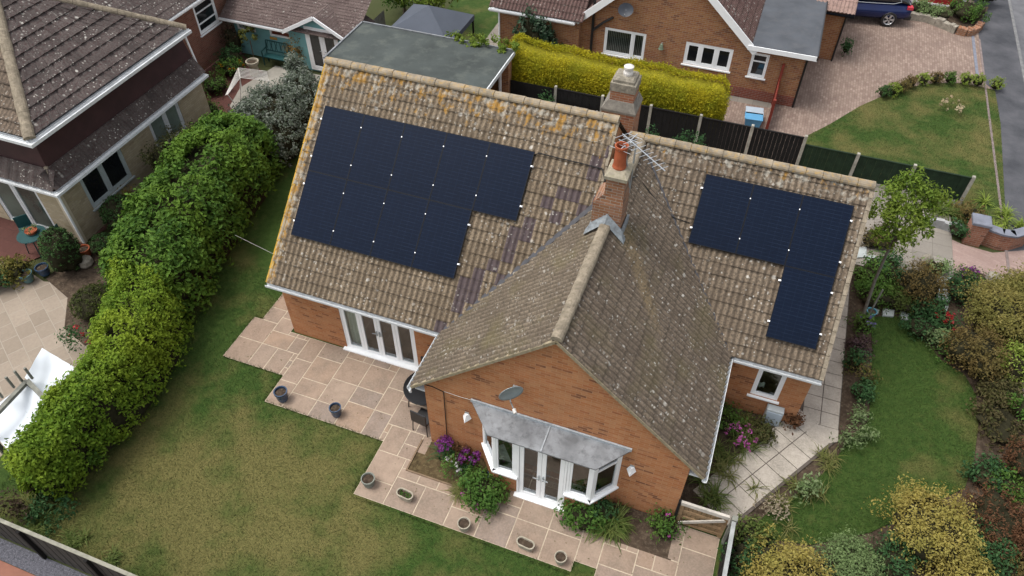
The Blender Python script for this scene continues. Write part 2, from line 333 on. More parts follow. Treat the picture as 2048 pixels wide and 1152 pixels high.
# ground sheets
s = NT('lawn'); p = s.pos()
def lawn_col(s, p, big=.30):
    qq = s.sep(p)
    c = s.mix(s.ramp(s.noise(p, 5.5, 5, .65), [(.32, 0.0), (.7, 1.0)]), (.027,.06,.01), (.056,.092,.019))
    q = s.sep(p)
    # dry worn patch in the middle of the back lawn
    d = s.n('ShaderNodeVectorMath', operation='DISTANCE'); s.l(s.vmap(p, (.62, 1, 0)), d.inputs[0]); d.inputs[1].default_value = (.75, -5.0, 0)
    k = s.math('MULTIPLY', s.ramp(s.math('DIVIDE', d.outputs['Value'], 4.2), [(.25, 1.0), (1.0, 0.0)]), .26)
    dry = s.math('SUBTRACT', s.math('ADD', s.noise(p, .75, 5, .6), k), s.math('MULTIPLY', s.math('MULTIPLY', s.math('GREATER_THAN', qq[0], 13.0), s.math('LESS_THAN', qq[1], 9.0)), s.math('SUBTRACT', .09, s.math('MULTIPLY', s.math('MAXIMUM', s.math('SUBTRACT', qq[0], 16.4), 0.0), .09)))); dry = s.math('ADD', dry, s.math('MULTIPLY', s.math('MULTIPLY', s.math('GREATER_THAN', qq[0], 12.9), s.math('GREATER_THAN', qq[1], 11.0)), .1))
    c = s.mix(s.ramp(dry, [(.5, 0.0), (.76, .9)]), c, s.mix(s.noise(p, 9, 4), (.115,.103,.032), (.175,.148,.056)))
    c = s.mix(s.ramp(s.noise(p, 26, 4, .7), [(.3, .5), (.55, 0.0)]), c, (.016,.028,.007))
    return c
c = lawn_col(s, p); s.bump(s.noise(p, 55, 4, .7), .8, .03); LAWN = s.fin(c, .9, .15)
s = NT('grass_blades'); p = s.pos(); c = lawn_col(s, p)
c = s.mix(s.island(), s.mix(.5, c, (.022,.042,.01)), s.mix(.35, c, (.1,.12,.04))); BLADE = s.fin(c, .7, .2)
s = NT('ground'); p = s.pos(); GROUND = s.fin(s.mix(s.noise(p, .4, 6), (.03,.045,.014), (.075,.075,.035)), .95, .1)
s = NT('asphalt'); p = s.pos(); s.bump(s.noise(p, 80, 3), .4, .01); ASPH = s.fin(s.mix(s.ramp(s.noise(p, .6, 7, .65), [(.35, 0.0), (.65, 1.0)]), (.042,.044,.05), (.09,.09,.098)), .9, .25)
s = NT('asphalt_road'); p = s.pos(); s.bump(s.noise(p, 80, 3), .4, .01); ROAD = s.fin(s.mix(s.ramp(s.noise(p, .5, 7, .7), [(.35, 0.0), (.65, 1.0)]), (.085,.085,.093), (.155,.155,.162)), .9, .25)
def pave_mat(name, a, b2, joint, bw, bh, rot=0, off=.5, stain=.4, mort=.006):
    s = NT(name); p = s.vmap(s.pos(), (1, 1, 1), (0, 0, 0), (0, 0, rot))
    b = s.n('ShaderNodeTexBrick'); s.l(p, b.inputs['Vector']); b.offset = off
    for k, v in (('Scale', 1), ('Mortar Size', mort), ('Brick Width', bw), ('Row Height', bh), ('Bias', 0)): b.inputs[k].default_value = v
    b.inputs['Color1'].default_value = (0, 0, 0, 1); b.inputs['Color2'].default_value = (1, 1, 1, 1); b.inputs['Mortar'].default_value = (.5, .5, .5, 1)
    c = s.mix(b.outputs['Color'], a, b2); c = s.mix(s.ramp(s.noise(p, .8, 6, .65), [(.4, 0.0), (.75, stain)]), c, tuple(x*.6 for x in a))
    c = s.mix(s.ramp(s.noise(p, 14, 4), [(.3, .3), (.6, 0.0)]), c, tuple(x*.75 for x in a)); c = s.mix(b.outputs['Fac'], c, joint)
    s.bump(s.math('SUBTRACT', s.noise(p, 50, 3), s.math('MULTIPLY', b.outputs['Fac'], 2.0)), .5, .008); return s.fin(c, .9, .25)
BLOCKP = pave_mat('block_paving', (.2,.14,.115), (.31,.235,.19), (.13,.1,.08), .2, .1, R(90))
PINKP = pave_mat('pink_paving', (.27,.19,.165), (.32,.235,.205), (.24,.17,.15), .2, .1, R(20), stain=.3, mort=.003)
REDP = pave_mat('red_paving', (.085,.035,.028), (.11,.045,.035), (.07,.03,.026), .45, .45, 0, .0, .3)
PALEP = pave_mat('pale_stone_paving', (.24,.195,.15), (.31,.255,.2), (.3,.26,.21), .6, .45, R(30), .4, .35, .012)
GREYPV = pave_mat('grey_slab_paving', (.2,.18,.155), (.26,.235,.2), (.12,.11,.09), .6, .6, 0, 0)
def slab_mat(name, cols, rough=.85):
    s = NT(name); r = s.island(); p = s.pos(); c = s.ramp(r, [(i/(len(cols)-1), k) for i, k in enumerate(cols)])
    c = s.mix(s.ramp(s.noise(p, 2.6, 6, .6), [(.38, 0.0), (.7, .6)]), c, tuple(x*.6 for x in cols[0])); c = s.mix(s.ramp(s.noise(p, .9, 6, .7), [(.5, 0.0), (.75, .55)]), c, (.13,.115,.09))
    c = s.mix(s.ramp(s.noise(p, 22, 5, .7), [(.4, 0.0), (.72, .5)]), c, tuple(min(1, x*1.25) for x in cols[-1]))
    s.bump(s.noise(p, 18, 5), .3, .012); return s.fin(c, rough, .25)
SLAB = slab_mat('sandstone_slab', [(.25,.185,.135),(.285,.215,.16),(.225,.175,.135),(.31,.235,.175),(.265,.2,.15),(.295,.205,.14),(.21,.17,.14),(.29,.21,.165)])
SLABP = slab_mat('pale_concrete_slab', [(.35,.315,.265),(.385,.345,.295),(.33,.295,.25),(.41,.365,.31)])
MORTAR = plain('pale_mortar', (.46,.38,.285), .95, .15, 0, .2, 3, .2, (.3,.25,.2))
DJOINT = plain('dark_joint', (.12,.1,.085), .95, .15, 0, .4, 3, .2)
# foliage
F_LAUREL = leaf_mat('laurel_leaf', [(.038,.095,.016),(.066,.14,.02),(.095,.185,.024),(.066,.12,.02)], (.13,.22,.024), .8)
F_PRIVET = leaf_mat('privet_leaf', [(.08,.155,.014),(.125,.215,.018),(.175,.27,.024),(.11,.185,.018)], (.23,.3,.024), .7)
F_GOLD = leaf_mat('golden_conifer_leaf', [(.34,.31,.014),(.42,.36,.016),(.5,.42,.022),(.36,.32,.016)], (.25,.27,.018), 1.6, .7)
F_SILV = leaf_mat('variegated_leaf', [(.06,.085,.05),(.25,.28,.23),(.11,.14,.09),(.34,.36,.32),(.06,.085,.05),(.14,.17,.12)], None, 1.0, .6)
F_YEW = leaf_mat('yew_leaf', [(.02,.058,.014),(.035,.085,.017),(.05,.11,.022)], None, 1.2, .6, .25, .1)
F_GREEN = leaf_mat('garden_leaf', [(.045,.11,.02),(.07,.15,.028),(.1,.185,.036)], (.1,.17,.03), 1.3)
F_DGREEN = leaf_mat('deep_green_leaf', [(.026,.075,.026),(.045,.105,.036),(.065,.13,.046)], None, 1.3)
F_LIME = leaf_mat('lime_leaf', [(.15,.22,.03),(.22,.29,.045),(.28,.34,.08)], None, 1.3)
F_TREE = leaf_mat('tree_leaf', [(.08,.145,.018),(.12,.19,.022),(.17,.24,.035),(.09,.15,.018)], (.18,.23,.035), 1.6)
F_YEL = leaf_mat('yellow_leaf', [(.28,.225,.05),(.35,.285,.07),(.42,.345,.11),(.25,.215,.05)], (.27,.245,.06), 1.5)
F_BRONZE = leaf_mat('bronze_leaf', [(.1,.07,.024),(.14,.1,.034),(.18,.13,.045)], (.15,.125,.04), 1.6)
F_RUST = leaf_mat('rust_brown_leaf', [(.085,.042,.022),(.13,.062,.03),(.17,.085,.042)], None, 1.6)
F_SAGE = leaf_mat('sage_leaf', [(.12,.18,.065),(.165,.235,.09),(.21,.28,.12)], None, 1.6, .7)
F_EUPH = leaf_mat('pale_green_leaf', [(.11,.17,.06),(.16,.22,.09),(.21,.26,.13)], None, 2)
F_GRASS = leaf_mat('straw_grass', [(.12,.14,.035),(.16,.17,.05),(.22,.2,.08),(.08,.11,.025)], None, 2)
F_IRIS = leaf_mat('strap_leaf', [(.06,.1,.02),(.11,.15,.035),(.17,.2,.06)], None, 2)
F_PINK = leaf_mat('pink_petal', [(.42,.1,.3),(.5,.14,.38),(.36,.07,.26)], None, 3)
F_PURP = leaf_mat('purple_petal', [(.16,.03,.17),(.22,.05,.22),(.12,.02,.13)], None, 3)
F_RED = leaf_mat('red_petal', [(.4,.02,.025),(.5,.04,.04),(.42,.08,.09)], None, 3)
F_WHT = leaf_mat('white_petal', [(.7,.68,.68),(.62,.58,.6)], None, 3)
F_ORA = leaf_mat('orange_petal', [(.5,.2,.01),(.55,.3,.02)], None, 3)
F_LILAC = leaf_mat('lilac_petal', [(.2,.17,.4),(.28,.22,.46)], None, 3)
F_DRY = leaf_mat('dry_stem', [(.3,.25,.17),(.4,.34,.25),(.22,.17,.11)], None, 3)
# ------------------------------------------------------------------ foliage builders
def leaf_quads(P, N, size, flat=.55, ratio=.5, droop=.2, szv=.55):
    n = len(P); nz = RNG.normal(size=(n, 3)); nz /= np.linalg.norm(nz, axis=1)[:, None]
    N = N*flat+nz*(1-flat); N /= np.linalg.norm(N, axis=1)[:, None]+1e-9
    t = RNG.normal(size=(n, 3)); t[:, 2] -= droop; t -= N*np.sum(t*N, 1)[:, None]; t /= np.linalg.norm(t, axis=1)[:, None]+1e-9
    b = np.cross(N, t); L = size*(1+szv*RNG.uniform(-1, 1, (n, 1))); W = L*ratio/2
    fold = N*W*.35
    V = np.stack([P-t*L*.5, P+b*W+fold, P+t*L*.5, P-b*W+fold], 1).reshape(-1, 3)
    return V, np.arange(4*n).reshape(n, 4)
def blob_core(name, ells, mat, parent, off, k=.8, n=16):
    mb = MB()
    for (c, r) in ells:
        vs = []; fs = []
        m2 = n//2
        for i in range(m2+1):
            th = math.pi*i/m2
            for j in range(n):
                a = 2*math.pi*j/n; w = k*(1+.12*math.sin(3*a+i)+.1*math.sin(5*a-2*i))
                vs.append((c[0]+r[0]*w*math.sin(th)*math.cos(a), c[1]+r[1]*w*math.sin(th)*math.sin(a), max(.0, c[2]+r[2]*w*math.cos(th))))
        for i in range(m2):
            for j in range(n): fs.append((i*n+j, (i+1)*n+j, (i+1)*n+(j+1) % n, i*n+(j+1) % n))
        mb.add(vs, fs)
    return mb.build(name, mat, parent, smooth=True)
def blob_leaves(name, ells, n, size, mat, parent, off, clump=.22, nclump=None, ratio=.5, flat=.5, zmin=.02, depth=.0, rough=.12):
    vol = np.array([(r[0]*r[1]+r[1]*r[2]+r[0]*r[2]) for c, r in ells]); pr = vol/vol.sum()
    nclump = nclump or max(12, n//28)
    idx = RNG.choice(len(ells), nclump, p=pr); C = np.array([e[0] for e in ells])[idx]; Rr = np.array([e[1] for e in ells])[idx]
    d = RNG.normal(size=(nclump, 3)); d[:, 2] = np.where(d[:, 2] < -.4, -d[:, 2], d[:, 2]); d /= np.linalg.norm(d, axis=1)[:, None]
    rad = 1-depth*RNG.uniform(0, 1, (nclump, 1))+rough*RNG.normal(size=(nclump, 1))
    cp = C+d*Rr*rad
    # drop clumps deep inside another ellipsoid
    keep = np.ones(nclump, bool)
    for i, (c, r) in enumerate(ells):
        q = np.linalg.norm((cp-np.array(c))/np.array(r), axis=1); keep &= ~((q < .72) & (idx != i))
    cp = cp[keep]; d = d[keep]; cs = clump*(.6+.8*RNG.uniform(0, 1, len(cp)))
    j = RNG.integers(0, len(cp), n); e = RNG.normal(size=(n, 3)); e /= np.linalg.norm(e, axis=1)[:, None]
    e = e+d[j]*.5
    P = cp[j]+e*cs[j][:, None]*RNG.uniform(.5, 1, (n, 1)); P[:, 2] = np.maximum(P[:, 2], zmin)
    N = e*.5+d[j]*.5; N[:, 2] += .25
    V, F = leaf_quads(P, N, size, flat, ratio)
    return np_mesh(name, V, F, mat, parent, off)
def tuft_mesh(name, centres, n, length, width, mat, parent, off, arch=.6, up_=1.0):
    P = []; F = []; k = 0
    for (cx, cy, cz) in centres:
        for i in range(n):
            a = random.uniform(0, 2*math.pi); L = length*random.uniform(.55, 1.1); w = width*random.uniform(.7, 1.2)
            el = random.uniform(.35, 1.25)*up_; dx, dy = math.cos(a), math.sin(a); sx, sy = -dy*w/2, dx*w/2
            bx, by = cx+random.gauss(0, .05), cy+random.gauss(0, .05); h = 0; r = 0; e = el
            for sgm in range(4):
                ww = (1, .95, .7, .08)[sgm]; P += [(bx+dx*r-sx*ww, by+dy*r-sy*ww, max(.01, cz+h)), (bx+dx*r+sx*ww, by+dy*r+sy*ww, max(.01, cz+h))]
                r += math.cos(e)*L/3; h += math.sin(e)*L/3; e -= arch*random.uniform(.6, 1.3)
            for sgm in range(3): F.append((k+2*sgm, k+2*sgm+1, k+2*sgm+3, k+2*sgm+2))
            k += 8
    return np_mesh(name, np.array(P), np.array(F), mat, parent, off)
def shrub(name, label, cat, loc, r, h, mat, n=1500, size=.09, lobes=5, group=None, ratio=.5, clump=.2, flowers=None, core=True, ry=None, depth=.1, coremat=None, z0=0.0, rough=.15):
    """loc = ground point; a lobed crown of leaf clumps round a dark twiggy heart"""
    loc = Vector((loc[0], loc[1], z0)); ry = ry or r; t = thing(name, label, cat, loc, 0, group)
    ells = [((loc.x, loc.y, z0+h*.52), (r*.82, ry*.82, h*.5))]
    a0 = random.uniform(0, 6)
    for i in range(lobes):
        a = a0+2*math.pi*i/max(1, lobes)+random.uniform(-.3, .3); q = random.uniform(.4, .6)
        ells.append(((loc.x+math.cos(a)*r*q, loc.y+math.sin(a)*ry*q, z0+h*random.uniform(.38, .66)), (r*random.uniform(.4, .55), ry*random.uniform(.4, .55), h*random.uniform(.3, .42))))
    if core: blob_core('twigs', ells, coremat or TWIG, t, loc, .78)
    blob_leaves('foliage', ells, n, size, mat, t, loc, clump, ratio=ratio, depth=depth, rough=.26 if mat.name.endswith('yellow_leaf') else rough)
    if flowers:
        fm, fn, fs = flowers; blob_leaves('flowers', [(c, tuple(x*1.05 for x in rr)) for c, rr in ells], fn, fs, fm, t, loc, .06, max(5, fn//9), ratio=.8)
    return t
# ------------------------------------------------------------------ architecture builders
def wall_holes(mb, a0, a1, z0, z1, holes, fixed, axis='x', depth=.1, out=-1):
    """upright wall from a0..a1 along axis at the coordinate `fixed`, with rectangular openings and their reveals"""
    P = (lambda a, z, d=0: (a, fixed-out*d, z)) if axis == 'x' else (lambda a, z, d=0: (fixed-out*d, a, z))
    xs = sorted({a0, a1, *[h[0] for h in holes], *[h[1] for h in holes]}); zs = sorted({z0, z1, *[h[2] for h in holes], *[h[3] for h in holes]})
    for i in range(len(xs)-1):
        for j in range(len(zs)-1):
            cx, cz = (xs[i]+xs[i+1])/2, (zs[j]+zs[j+1])/2
            if any(h[0] < cx < h[1] and h[2] < cz < h[3] for h in holes): continue
            mb.quad(P(xs[i], zs[j]), P(xs[i+1], zs[j]), P(xs[i+1], zs[j+1]), P(xs[i], zs[j+1]))
    for h in holes:
        for (p, q) in (((h[0], h[2]), (h[0], h[3])), ((h[0], h[3]), (h[1], h[3])), ((h[1], h[3]), (h[1], h[2])), ((h[1], h[2]), (h[0], h[2]))):
            mb.quad(P(*p), P(*q), P(*q, depth), P(*p, depth))
def roof_slope(name, mat, parent, O, U, L, run, rise, gauge=.3, roll=.15, amp=.03, step=.014, du=.025, y_trim=None, flat=False):
    """tiled slope: O eave corner, U unit vector along the eave, climbing `run` horizontally (left-hand normal of U) and `rise`"""
    O, U = Vector(O), Vector(U).normalized(); H = Vector((-U.y, U.x, 0)); S = math.hypot(run, rise); D = (H*run+Vector((0, 0, rise)))/S; Nn = U.cross(D).normalized()
    nu = max(2, int(L/du)+1); nc = int(math.ceil(S/gauge)); u = np.linspace(0, L, nu)
    if flat: prof = np.where((u/roll) % 1 < .06, -amp, 0.0)
    else:
        w = (u/roll) % 1.0; prof = amp*np.where(w < .62, np.sin(np.pi*w/.62)**.8, -.12*np.sin(np.pi*(w-.62)/.38))
    rows = []; uvs = []
    for c in range(nc):
        v0, v1 = c*gauge, min(S, (c+1)*gauge); jit = RNG.normal(0, .003, nu//max(1, int(roll*2/du))+2); jj = jit[(u/(roll*2)).astype(int).clip(0, len(jit)-1)]
        for v, hh in ((v0-.012, step), (v0-.012+.001, step+.002), (v1, 0.0)):
            rows.append(np.array(O)[None]+np.outer(u, np.array(U))+np.array(D)[None]*v+np.outer(prof+hh+jj+.02, np.array(Nn)))
            uvs.append(np.stack([u, np.full(nu, v+.012)], 1))
    # front edge of each course drops to the tile below
    V = np.concatenate(rows); UV = np.concatenate(uvs); nr = len(rows); V[:nu] -= np.array(Nn)*0.03
    i = np.arange(nu-1); F = np.concatenate([np.stack([r*nu+i, r*nu+i+1, (r+1)*nu+i+1, (r+1)*nu+i], 1) for r in range(nr-1)])
    off = OFF.get(parent.name) if parent else None
    o = np_mesh(name, V, F, mat, parent, off)
    l = o.data.uv_layers.new(name='UVMap'); l.data.foreach_set('uv', UV[F.ravel()].astype(np.float32).ravel())
    return o
def ridge_run(mb, a, b, r=.12, seg=.4, gap=.01):
    a, b = Vector(a), Vector(b); d = (b-a); L = d.length; d.normalize(); n = max(1, round(L/seg)); sd = d.cross(Vector((0, 0, 1))).normalized(); u = sd.cross(d)
    for i in range(n):
        p, q = a+d*(L*i/n), a+d*(L*(i+1)/n-gap); rr = r*random.uniform(.96, 1.05); vs = []
        for base, k in ((p, 1.0), (q, 1.06)):
            for j in range(9):
                an = math.pi*(j/8*1.1-.05); vs.append(base+sd*math.cos(an)*rr*k+u*math.sin(an)*rr*k*.85)
        mb.add(vs, [(j, j+1, j+10, j+9) for j in range(8)]+[tuple(range(9)), tuple(range(9, 18))[::-1]])
def gutter(mb, a, b, w=.11, side=(0, -1, 0)):
    a, b = Vector(a), Vector(b); s_ = Vector(side).normalized()
    prof = [(0, 0), (0, -.06), (.03, -.095), (.08, -.095), (w, -.06), (w, .004), (w-.012, .004), (w-.012, -.055), (.075, -.08), (.035, -.08), (.012, -.055), (.012, 0)]
    vs = [a+s_*p+Vector((0, 0, z)) for p, z in prof]+[b+s_*p+Vector((0, 0, z)) for p, z in prof]; n = len(prof)
    mb.add(vs, [(i, (i+1) % n, (i+1) % n+n, i+n) for i in range(n)]+[(0, 1, 10, 11), (1, 2, 9, 10), (2, 3, 8, 9), (3, 4, 7, 8), (4, 5, 6, 7)]+[tuple(k+n for k in f[::-1]) for f in ((0, 1, 10, 11), (1, 2, 9, 10), (2, 3, 8, 9), (3, 4, 7, 8), (4, 5, 6, 7))])
def frame_rect(mb, P, x0, x1, z0, z1, w, d0, d1):
    """rectangular frame built on the mapping P(a, z, depth)"""
    for (a, b, c, d) in ((x0, x1, z0, z0+w), (x0, x1, z1-w, z1), (x0, x0+w, z0+w, z1-w), (x1-w, x1, z0+w, z1-w)):
        q = [P(a, c, d0), P(b, c, d0), P(b, d, d0), P(a, d, d0), P(a, c, d1), P(b, c, d1), P(b, d, d1), P(a, d, d1)]
        mb.add(q, [(0,1,2,3), (7,6,5,4), (0,4,5,1), (1,5,6,2), (2,6,7,3), (3,7,4,0)])
def window(parent, P, x0, x1, z0, z1, splits=(), sill=True, name='window', glass=None, fw_=.06, sash=.045, white=None, transoms=()):
    """a framed window of one or more lights: frame + sill + panes on mapping P(a, z, depth into wall)"""
    white = white or WHITE; mb = MB(); frame_rect(mb, P, x0, x1, z0, z1, fw_, -.01, .06)
    xs = [x0+fw_, *splits, x1-fw_]; cells = []
    for i in range(len(xs)-1):
        a = xs[i]+(fw_/2 if i else 0); b = xs[i+1]-(fw_/2 if i < len(xs)-2 else 0); cells.append((a, b))
        if i < len(xs)-2:
            q = xs[i+1]; frame = [(q-fw_/2, q+fw_/2)]
            for s0, s1 in frame:
                v = [P(s0, z0+fw_, -.008), P(s1, z0+fw_, -.008), P(s1, z1-fw_, -.008), P(s0, z1-fw_, -.008), P(s0, z0+fw_, .058), P(s1, z0+fw_, .058), P(s1, z1-fw_, .058), P(s0, z1-fw_, .058)]
                mb.add(v, [(0,1,2,3), (7,6,5,4), (0,4,5,1), (1,5,6,2), (2,6,7,3), (3,7,4,0)])
    f = mb.build(name, white, parent)
    sb = MB(); gb = MB()
    for i, (a, b) in enumerate(cells):
        frame_rect(sb, P, a+.003, b-.003, z0+fw_+.003, z1-fw_-.003, sash, .0, .05)
        for t in transoms:
            if t[0] == i:
                v = [P(a+sash, t[1]-.025, .002), P(b-sash, t[1]-.025, .002), P(b-sash, t[1]+.025, .002), P(a+sash, t[1]+.025, .002), P(a+sash, t[1]-.025, .048), P(b-sash, t[1]-.025, .048), P(b-sash, t[1]+.025, .048), P(a+sash, t[1]+.025, .048)]
                sb.add(v, [(0,1,2,3), (7,6,5,4), (0,4,5,1), (1,5,6,2), (2,6,7,3), (3,7,4,0)])
        gb.quad(P(a+sash, z0+fw_+sash, .03), P(b-sash, z0+fw_+sash, .03), P(b-sash, z1-fw_-sash, .03), P(a+sash, z1-fw_-sash, .03))
    sb.build('sash', white, f); gb.build('pane', glass or DGLASS, f)
    if sill:
        q = [P(x0-.06, z0-.05, -.09), P(x1+.06, z0-.05, -.09), P(x1+.06, z0-.005, -.09), P(x0-.06, z0-.005, -.09), P(x0-.06, z0-.05, .05), P(x1+.06, z0-.05, .05), P(x1+.06, z0-.003, .05), P(x0-.06, z0-.003, .05)]
        MB().add(q, [(0,1,2,3), (7,6,5,4), (0,4,5,1), (1,5,6,2), (2,6,7,3), (3,7,4,0)]).build('sill', white, f)
    return f
def PX(y): return lambda a, z, d=0: (a, y+d, z)       # wall facing -y
def PY(x): return lambda a, z, d=0: (x-d, a, z)       # wall facing +x
# ================================================================== setting
def structure(name, mb, mat): o = mb.build(name, mat); o['kind'] = 'structure'; return o
structure('ground', MB().sheet([(-300, -300), (300, -300), (300, 300), (-300, 300)], -.06), GROUND)
structure('back_lawn', MB().sheet([(-4.6, -7.3), (12.7, -7.3), (12.7, 1.7), (8, 1.7), (8, 9.5), (-4.6, 9.5)], -.004), LAWN)
# right hand garden soil and lawn
structure('flower_bed', MB().sheet([(11.4, -6), (19.62, -6), (19.62, 10.6), (15, 10.6), (11.4, 2.2)], -.03), SOIL)
sl = [(1742,648),(1752,634),(1780,629),(1812,640),(1845,672),(1880,718),(1930,750),(1952,790),(1957,850),(1948,920),(1930,975),(1860,1010),(1740,1065),(1620,1090),(1540,1078),(1500,1060),(1540,1020),(1600,985),(1660,935),(1690,890),(1738,840),(1742,760),(1745,700)]
SIDE = [tuple(gp(*p).xy) for p in sl]
structure('side_lawn', MB().sheet(SIDE, -.002), LAWN)
fl = [(1613,272),(1660,248),(1720,212),(1765,192),(1817,175),(1867,166),(1928,166),(1990,180)]
REARL = [tuple(gp(*p).xy) for p in fl]+[(20.0, 19), (19.75, 13.4), (19.75, 12.3), (18.3, 12.2), (18.2, 13.2), (13.0, 13.25)]
structure('front_lawn', MB().sheet(REARL, .0), LAWN)
structure('driveway', MB().sheet([(9.5, 13.6), (12.9, 13.5), *REARL[:8], (19.62, 22), (19.62, 30), (11.5, 30), (11.5, 17.0), (9.5, 17.0)], -.006), BLOCKP)
structure('drain_channel', MB().box(19.3, 19.42, 22.3, 26.2, -.02, .004), COPE)
structure('pavement', MB().sheet([(19.62, -20), (21.15, -20), (21.15, 60), (19.62, 60)], -.012), ASPH)
structure('kerb', MB().box(21.15, 21.28, -20, 60, -.15, .01, .02), plain('kerb_stone', (.17,.17,.17), .9, .2, 0, .3, 4, .2))
structure('edging_kerb', MB().box(19.58, 19.66, -6, 26, -.1, .012, .005), plain('brick_edging', (.2,.16,.15), .9, .2, 0, .3, 5, .2))
structure('road', MB().sheet([(21.28, -20), (27.5, -20), (27.5, 60), (21.28, 60)], -.05), ROAD)
fd = [(1735,500),(1755,455),(1850,455),(1925,488),(1985,505),(2052,500),(2052,590),(2000,560),(1960,545),(1900,548),(1850,525),(1800,530),(1740,525)]
structure('front_path', MB().sheet([tuple(gp(*p).xy) for p in fd], -.008), PINKP)
structure('yard', MB().sheet([(-4.6, 8.9), (18.0, 8.9), (18.0, 13.2), (-4.6, 13.2)], -.0), GREYPV)
structure('red_terrace', MB().sheet([(-19, 1.0), (-8.3, 1.0), (-8.3, 1.4), (-6.6, 6.3), (-6.0, 8.0), (-6.3, 11.6), (-7.6, 11.6), (-10.4, 13.2), (-10.4, 24), (-19, 24)], -.02), REDP)
structure('red_terrace', MB().sheet([(-19, 1.0), (-8.9, 1.0), (-9.0, .4), (-9.5, -.35), (-19, -.55)], -.015), REDP)
structure('stone_terrace', MB().sheet([(-19, -.5), (-9.5, -.3), (-8.2, -.6), (-6.7, -.2), (-4.6, -.4), (-3.4, -3.2), (-3.2, -7.0), (-19, -7.0)], -.018), PALEP)
structure('rear_lawn', MB().sheet([(-3.5, 13.5), (-.5, 13.5), (.3, 17.5), (-.4, 30), (-4.5, 30)], -.008), LAWN)
structure('garden_path', MB().sheet([(-1.0, 14.4), (-.15, 14.4), (-.3, 20), (-1.15, 20)], .0), GREYPV)
structure('gravel_strip', MB().sheet([(.1, 13.4), (9.5, 13.4), (11.6, 15.2), (11.6, 17.4), (.1, 17.4)], -.01), GREYPV)
# patio of mixed sandstone slabs (laid as a random bond)
def in_patio(x, y):
    if -1.28 < x < .06 and .3 <= y < 1.95: return x > -1.28+.3*(y > .4)
    if -1.28 < x < 5.32 and -1.15 < y < .31: return True
    if .62 < x < 5.32 and -2.05 < y <= -1.15: return True
    if 4.12 < x < 9.62 and -3.68 < y <= -1.66: return not (5.1 < x < 7.72 and y > -2.6)
    if 9.62 <= x < 12.62 and -3.38 < y < -1.66 or (10.1 < x < 12.62 and -4.6 < y <= -3.38): return not (9.15 < x < 11.62 and y > -2.6)
    return False
pat = MB(); bas = MB(); g = .13; occ = {}; sizes = [(6,4),(6,4),(4,6),(4,4),(4,4),(6,6),(4,2),(2,4),(3,4),(4,3),(2,2),(3,3),(2,1),(1,2),(1,1)]
cells = [(i, j) for j in range(-37, 17) for i in range(-12, 99)]
ok = {(i, j) for (i, j) in cells if in_patio((i+.5)*g, (j+.5)*g)}
rr = random.Random(3)
for j in range(-37, 17):
    for i in range(-12, 99):
        if (i, j) not in ok or (i, j) in occ: continue
        opts = sizes[:12]; rr.shuffle(opts)
        for (w, h) in sorted(opts, key=lambda q: -q[0]*q[1]*rr.uniform(.35, 1))+[(2,1),(1,2),(1,1)]:
            cs = [(i+a, j+b) for a in range(w) for b in range(h)]
            if all(c in ok and c not in occ for c in cs):
                for c in cs: occ[c] = 1
                d = .013; dz = rr.uniform(-.002, .002)
                pat.box(i*g+d, (i+w)*g-d, j*g+d, (j+h)*g-d, .0, .03+dz, .004); break
for (i, j) in ok: bas.quad((i*g, j*g, .024), ((i+1)*g, j*g, .024), ((i+1)*g, (j+1)*g, .024), (i*g, (j+1)*g, .024))
structure('patio', pat, SLAB); structure('patio_joints', bas, MORTAR)
# concrete slab path round the right end
pth = MB(); pj = MB()
for (o, u, v, nu, nv, sx, sy) in (((14.07, 2.3), (0, 1), (1, 0), 19, 2, .46, .46), ((14.32, 2.42), Vector((-2.02, -3.1)).normalized(), Vector((3.1, -2.02)).normalized(), 8, 2, .5, .58)):
    u, v = Vector(u), Vector(v); o = Vector(o)
    if u.y < 0: o = o-v*.42
    for a in range(nu):
        for b in range(nv+(1 if u.y > 0 and a > 2 else 0)):
            if u.y > 0 and b == 2: c0 = o-v*.46+u*(a*sx)
            else: c0 = o+u*(a*sx)+v*(b*sy)
            e = .011; q = [c0+u*e+v*e, c0+u*(sx-e)+v*e, c0+u*(sx-e)+v*(sy-e), c0+u*e+v*(sy-e)]
            pth.prism([tuple(k) for k in q], -.02, .03+random.uniform(-.002, .002)+(.002 if u.y < 0 else 0))
# corner infill where the two legs meet
pth.prism([(14.07, 2.3), (14.99, 2.3), (15.0, 1.95), (14.42, 1.55)], -.02, .026)
structure('slab_path', pth, SLABP)
structure('slab_path_joints', MB().sheet([(13.62, 10.8), (15.0, 10.8), (15.0, 2.0), (12.95, -1.15), (12.2, -.75), (14.0, 2.25), (13.62, 3.6)], .012), DJOINT)
# ================================================================== the brick bungalow
He = 2.3175; T = math.tan(R(42.1)); CS = math.cos(R(42.1)); SN = math.sin(R(42.1))
dL, XR, yR, yeR, xw1, xw2, yf = 4.4693, 13.9647, 5.2601, 1.7819, 5.0132, 11.8053, -1.7451
HL = He+dL*T; HR = He+(yR-yeR)*T; xm = (xw1+xw2)/2; HW = He+(xm-xw1)*T; XG = 7.93
house = thing('brick_bungalow', 'orange brick bungalow with mossy tan roofs carrying solar panels and a front gable', 'house', (6.5, 3.5, 0))
w = MB(); WT = 2.5
wall_holes(w, .1, 5.32, 0, WT, [(1.81, 4.04, .04, 2.06)], .306, 'x', .12)
wall_holes(w, .306, 8.63, 0, WT, [], .1, 'y', .1, -1)
w.add([(.1, .306, WT), (.1, 8.63, WT), (.1, dL, HL-.04)], [(0, 1, 2)])
w.quad((5.32, -1.66, 0), (5.32, .306, 0), (5.32, .306, WT), (5.32, -1.66, WT))
wall_holes(w, 5.32, 11.5, 0, WT, [(6.75, 10.05, .02, 2.3)], -1.66, 'x', .25)
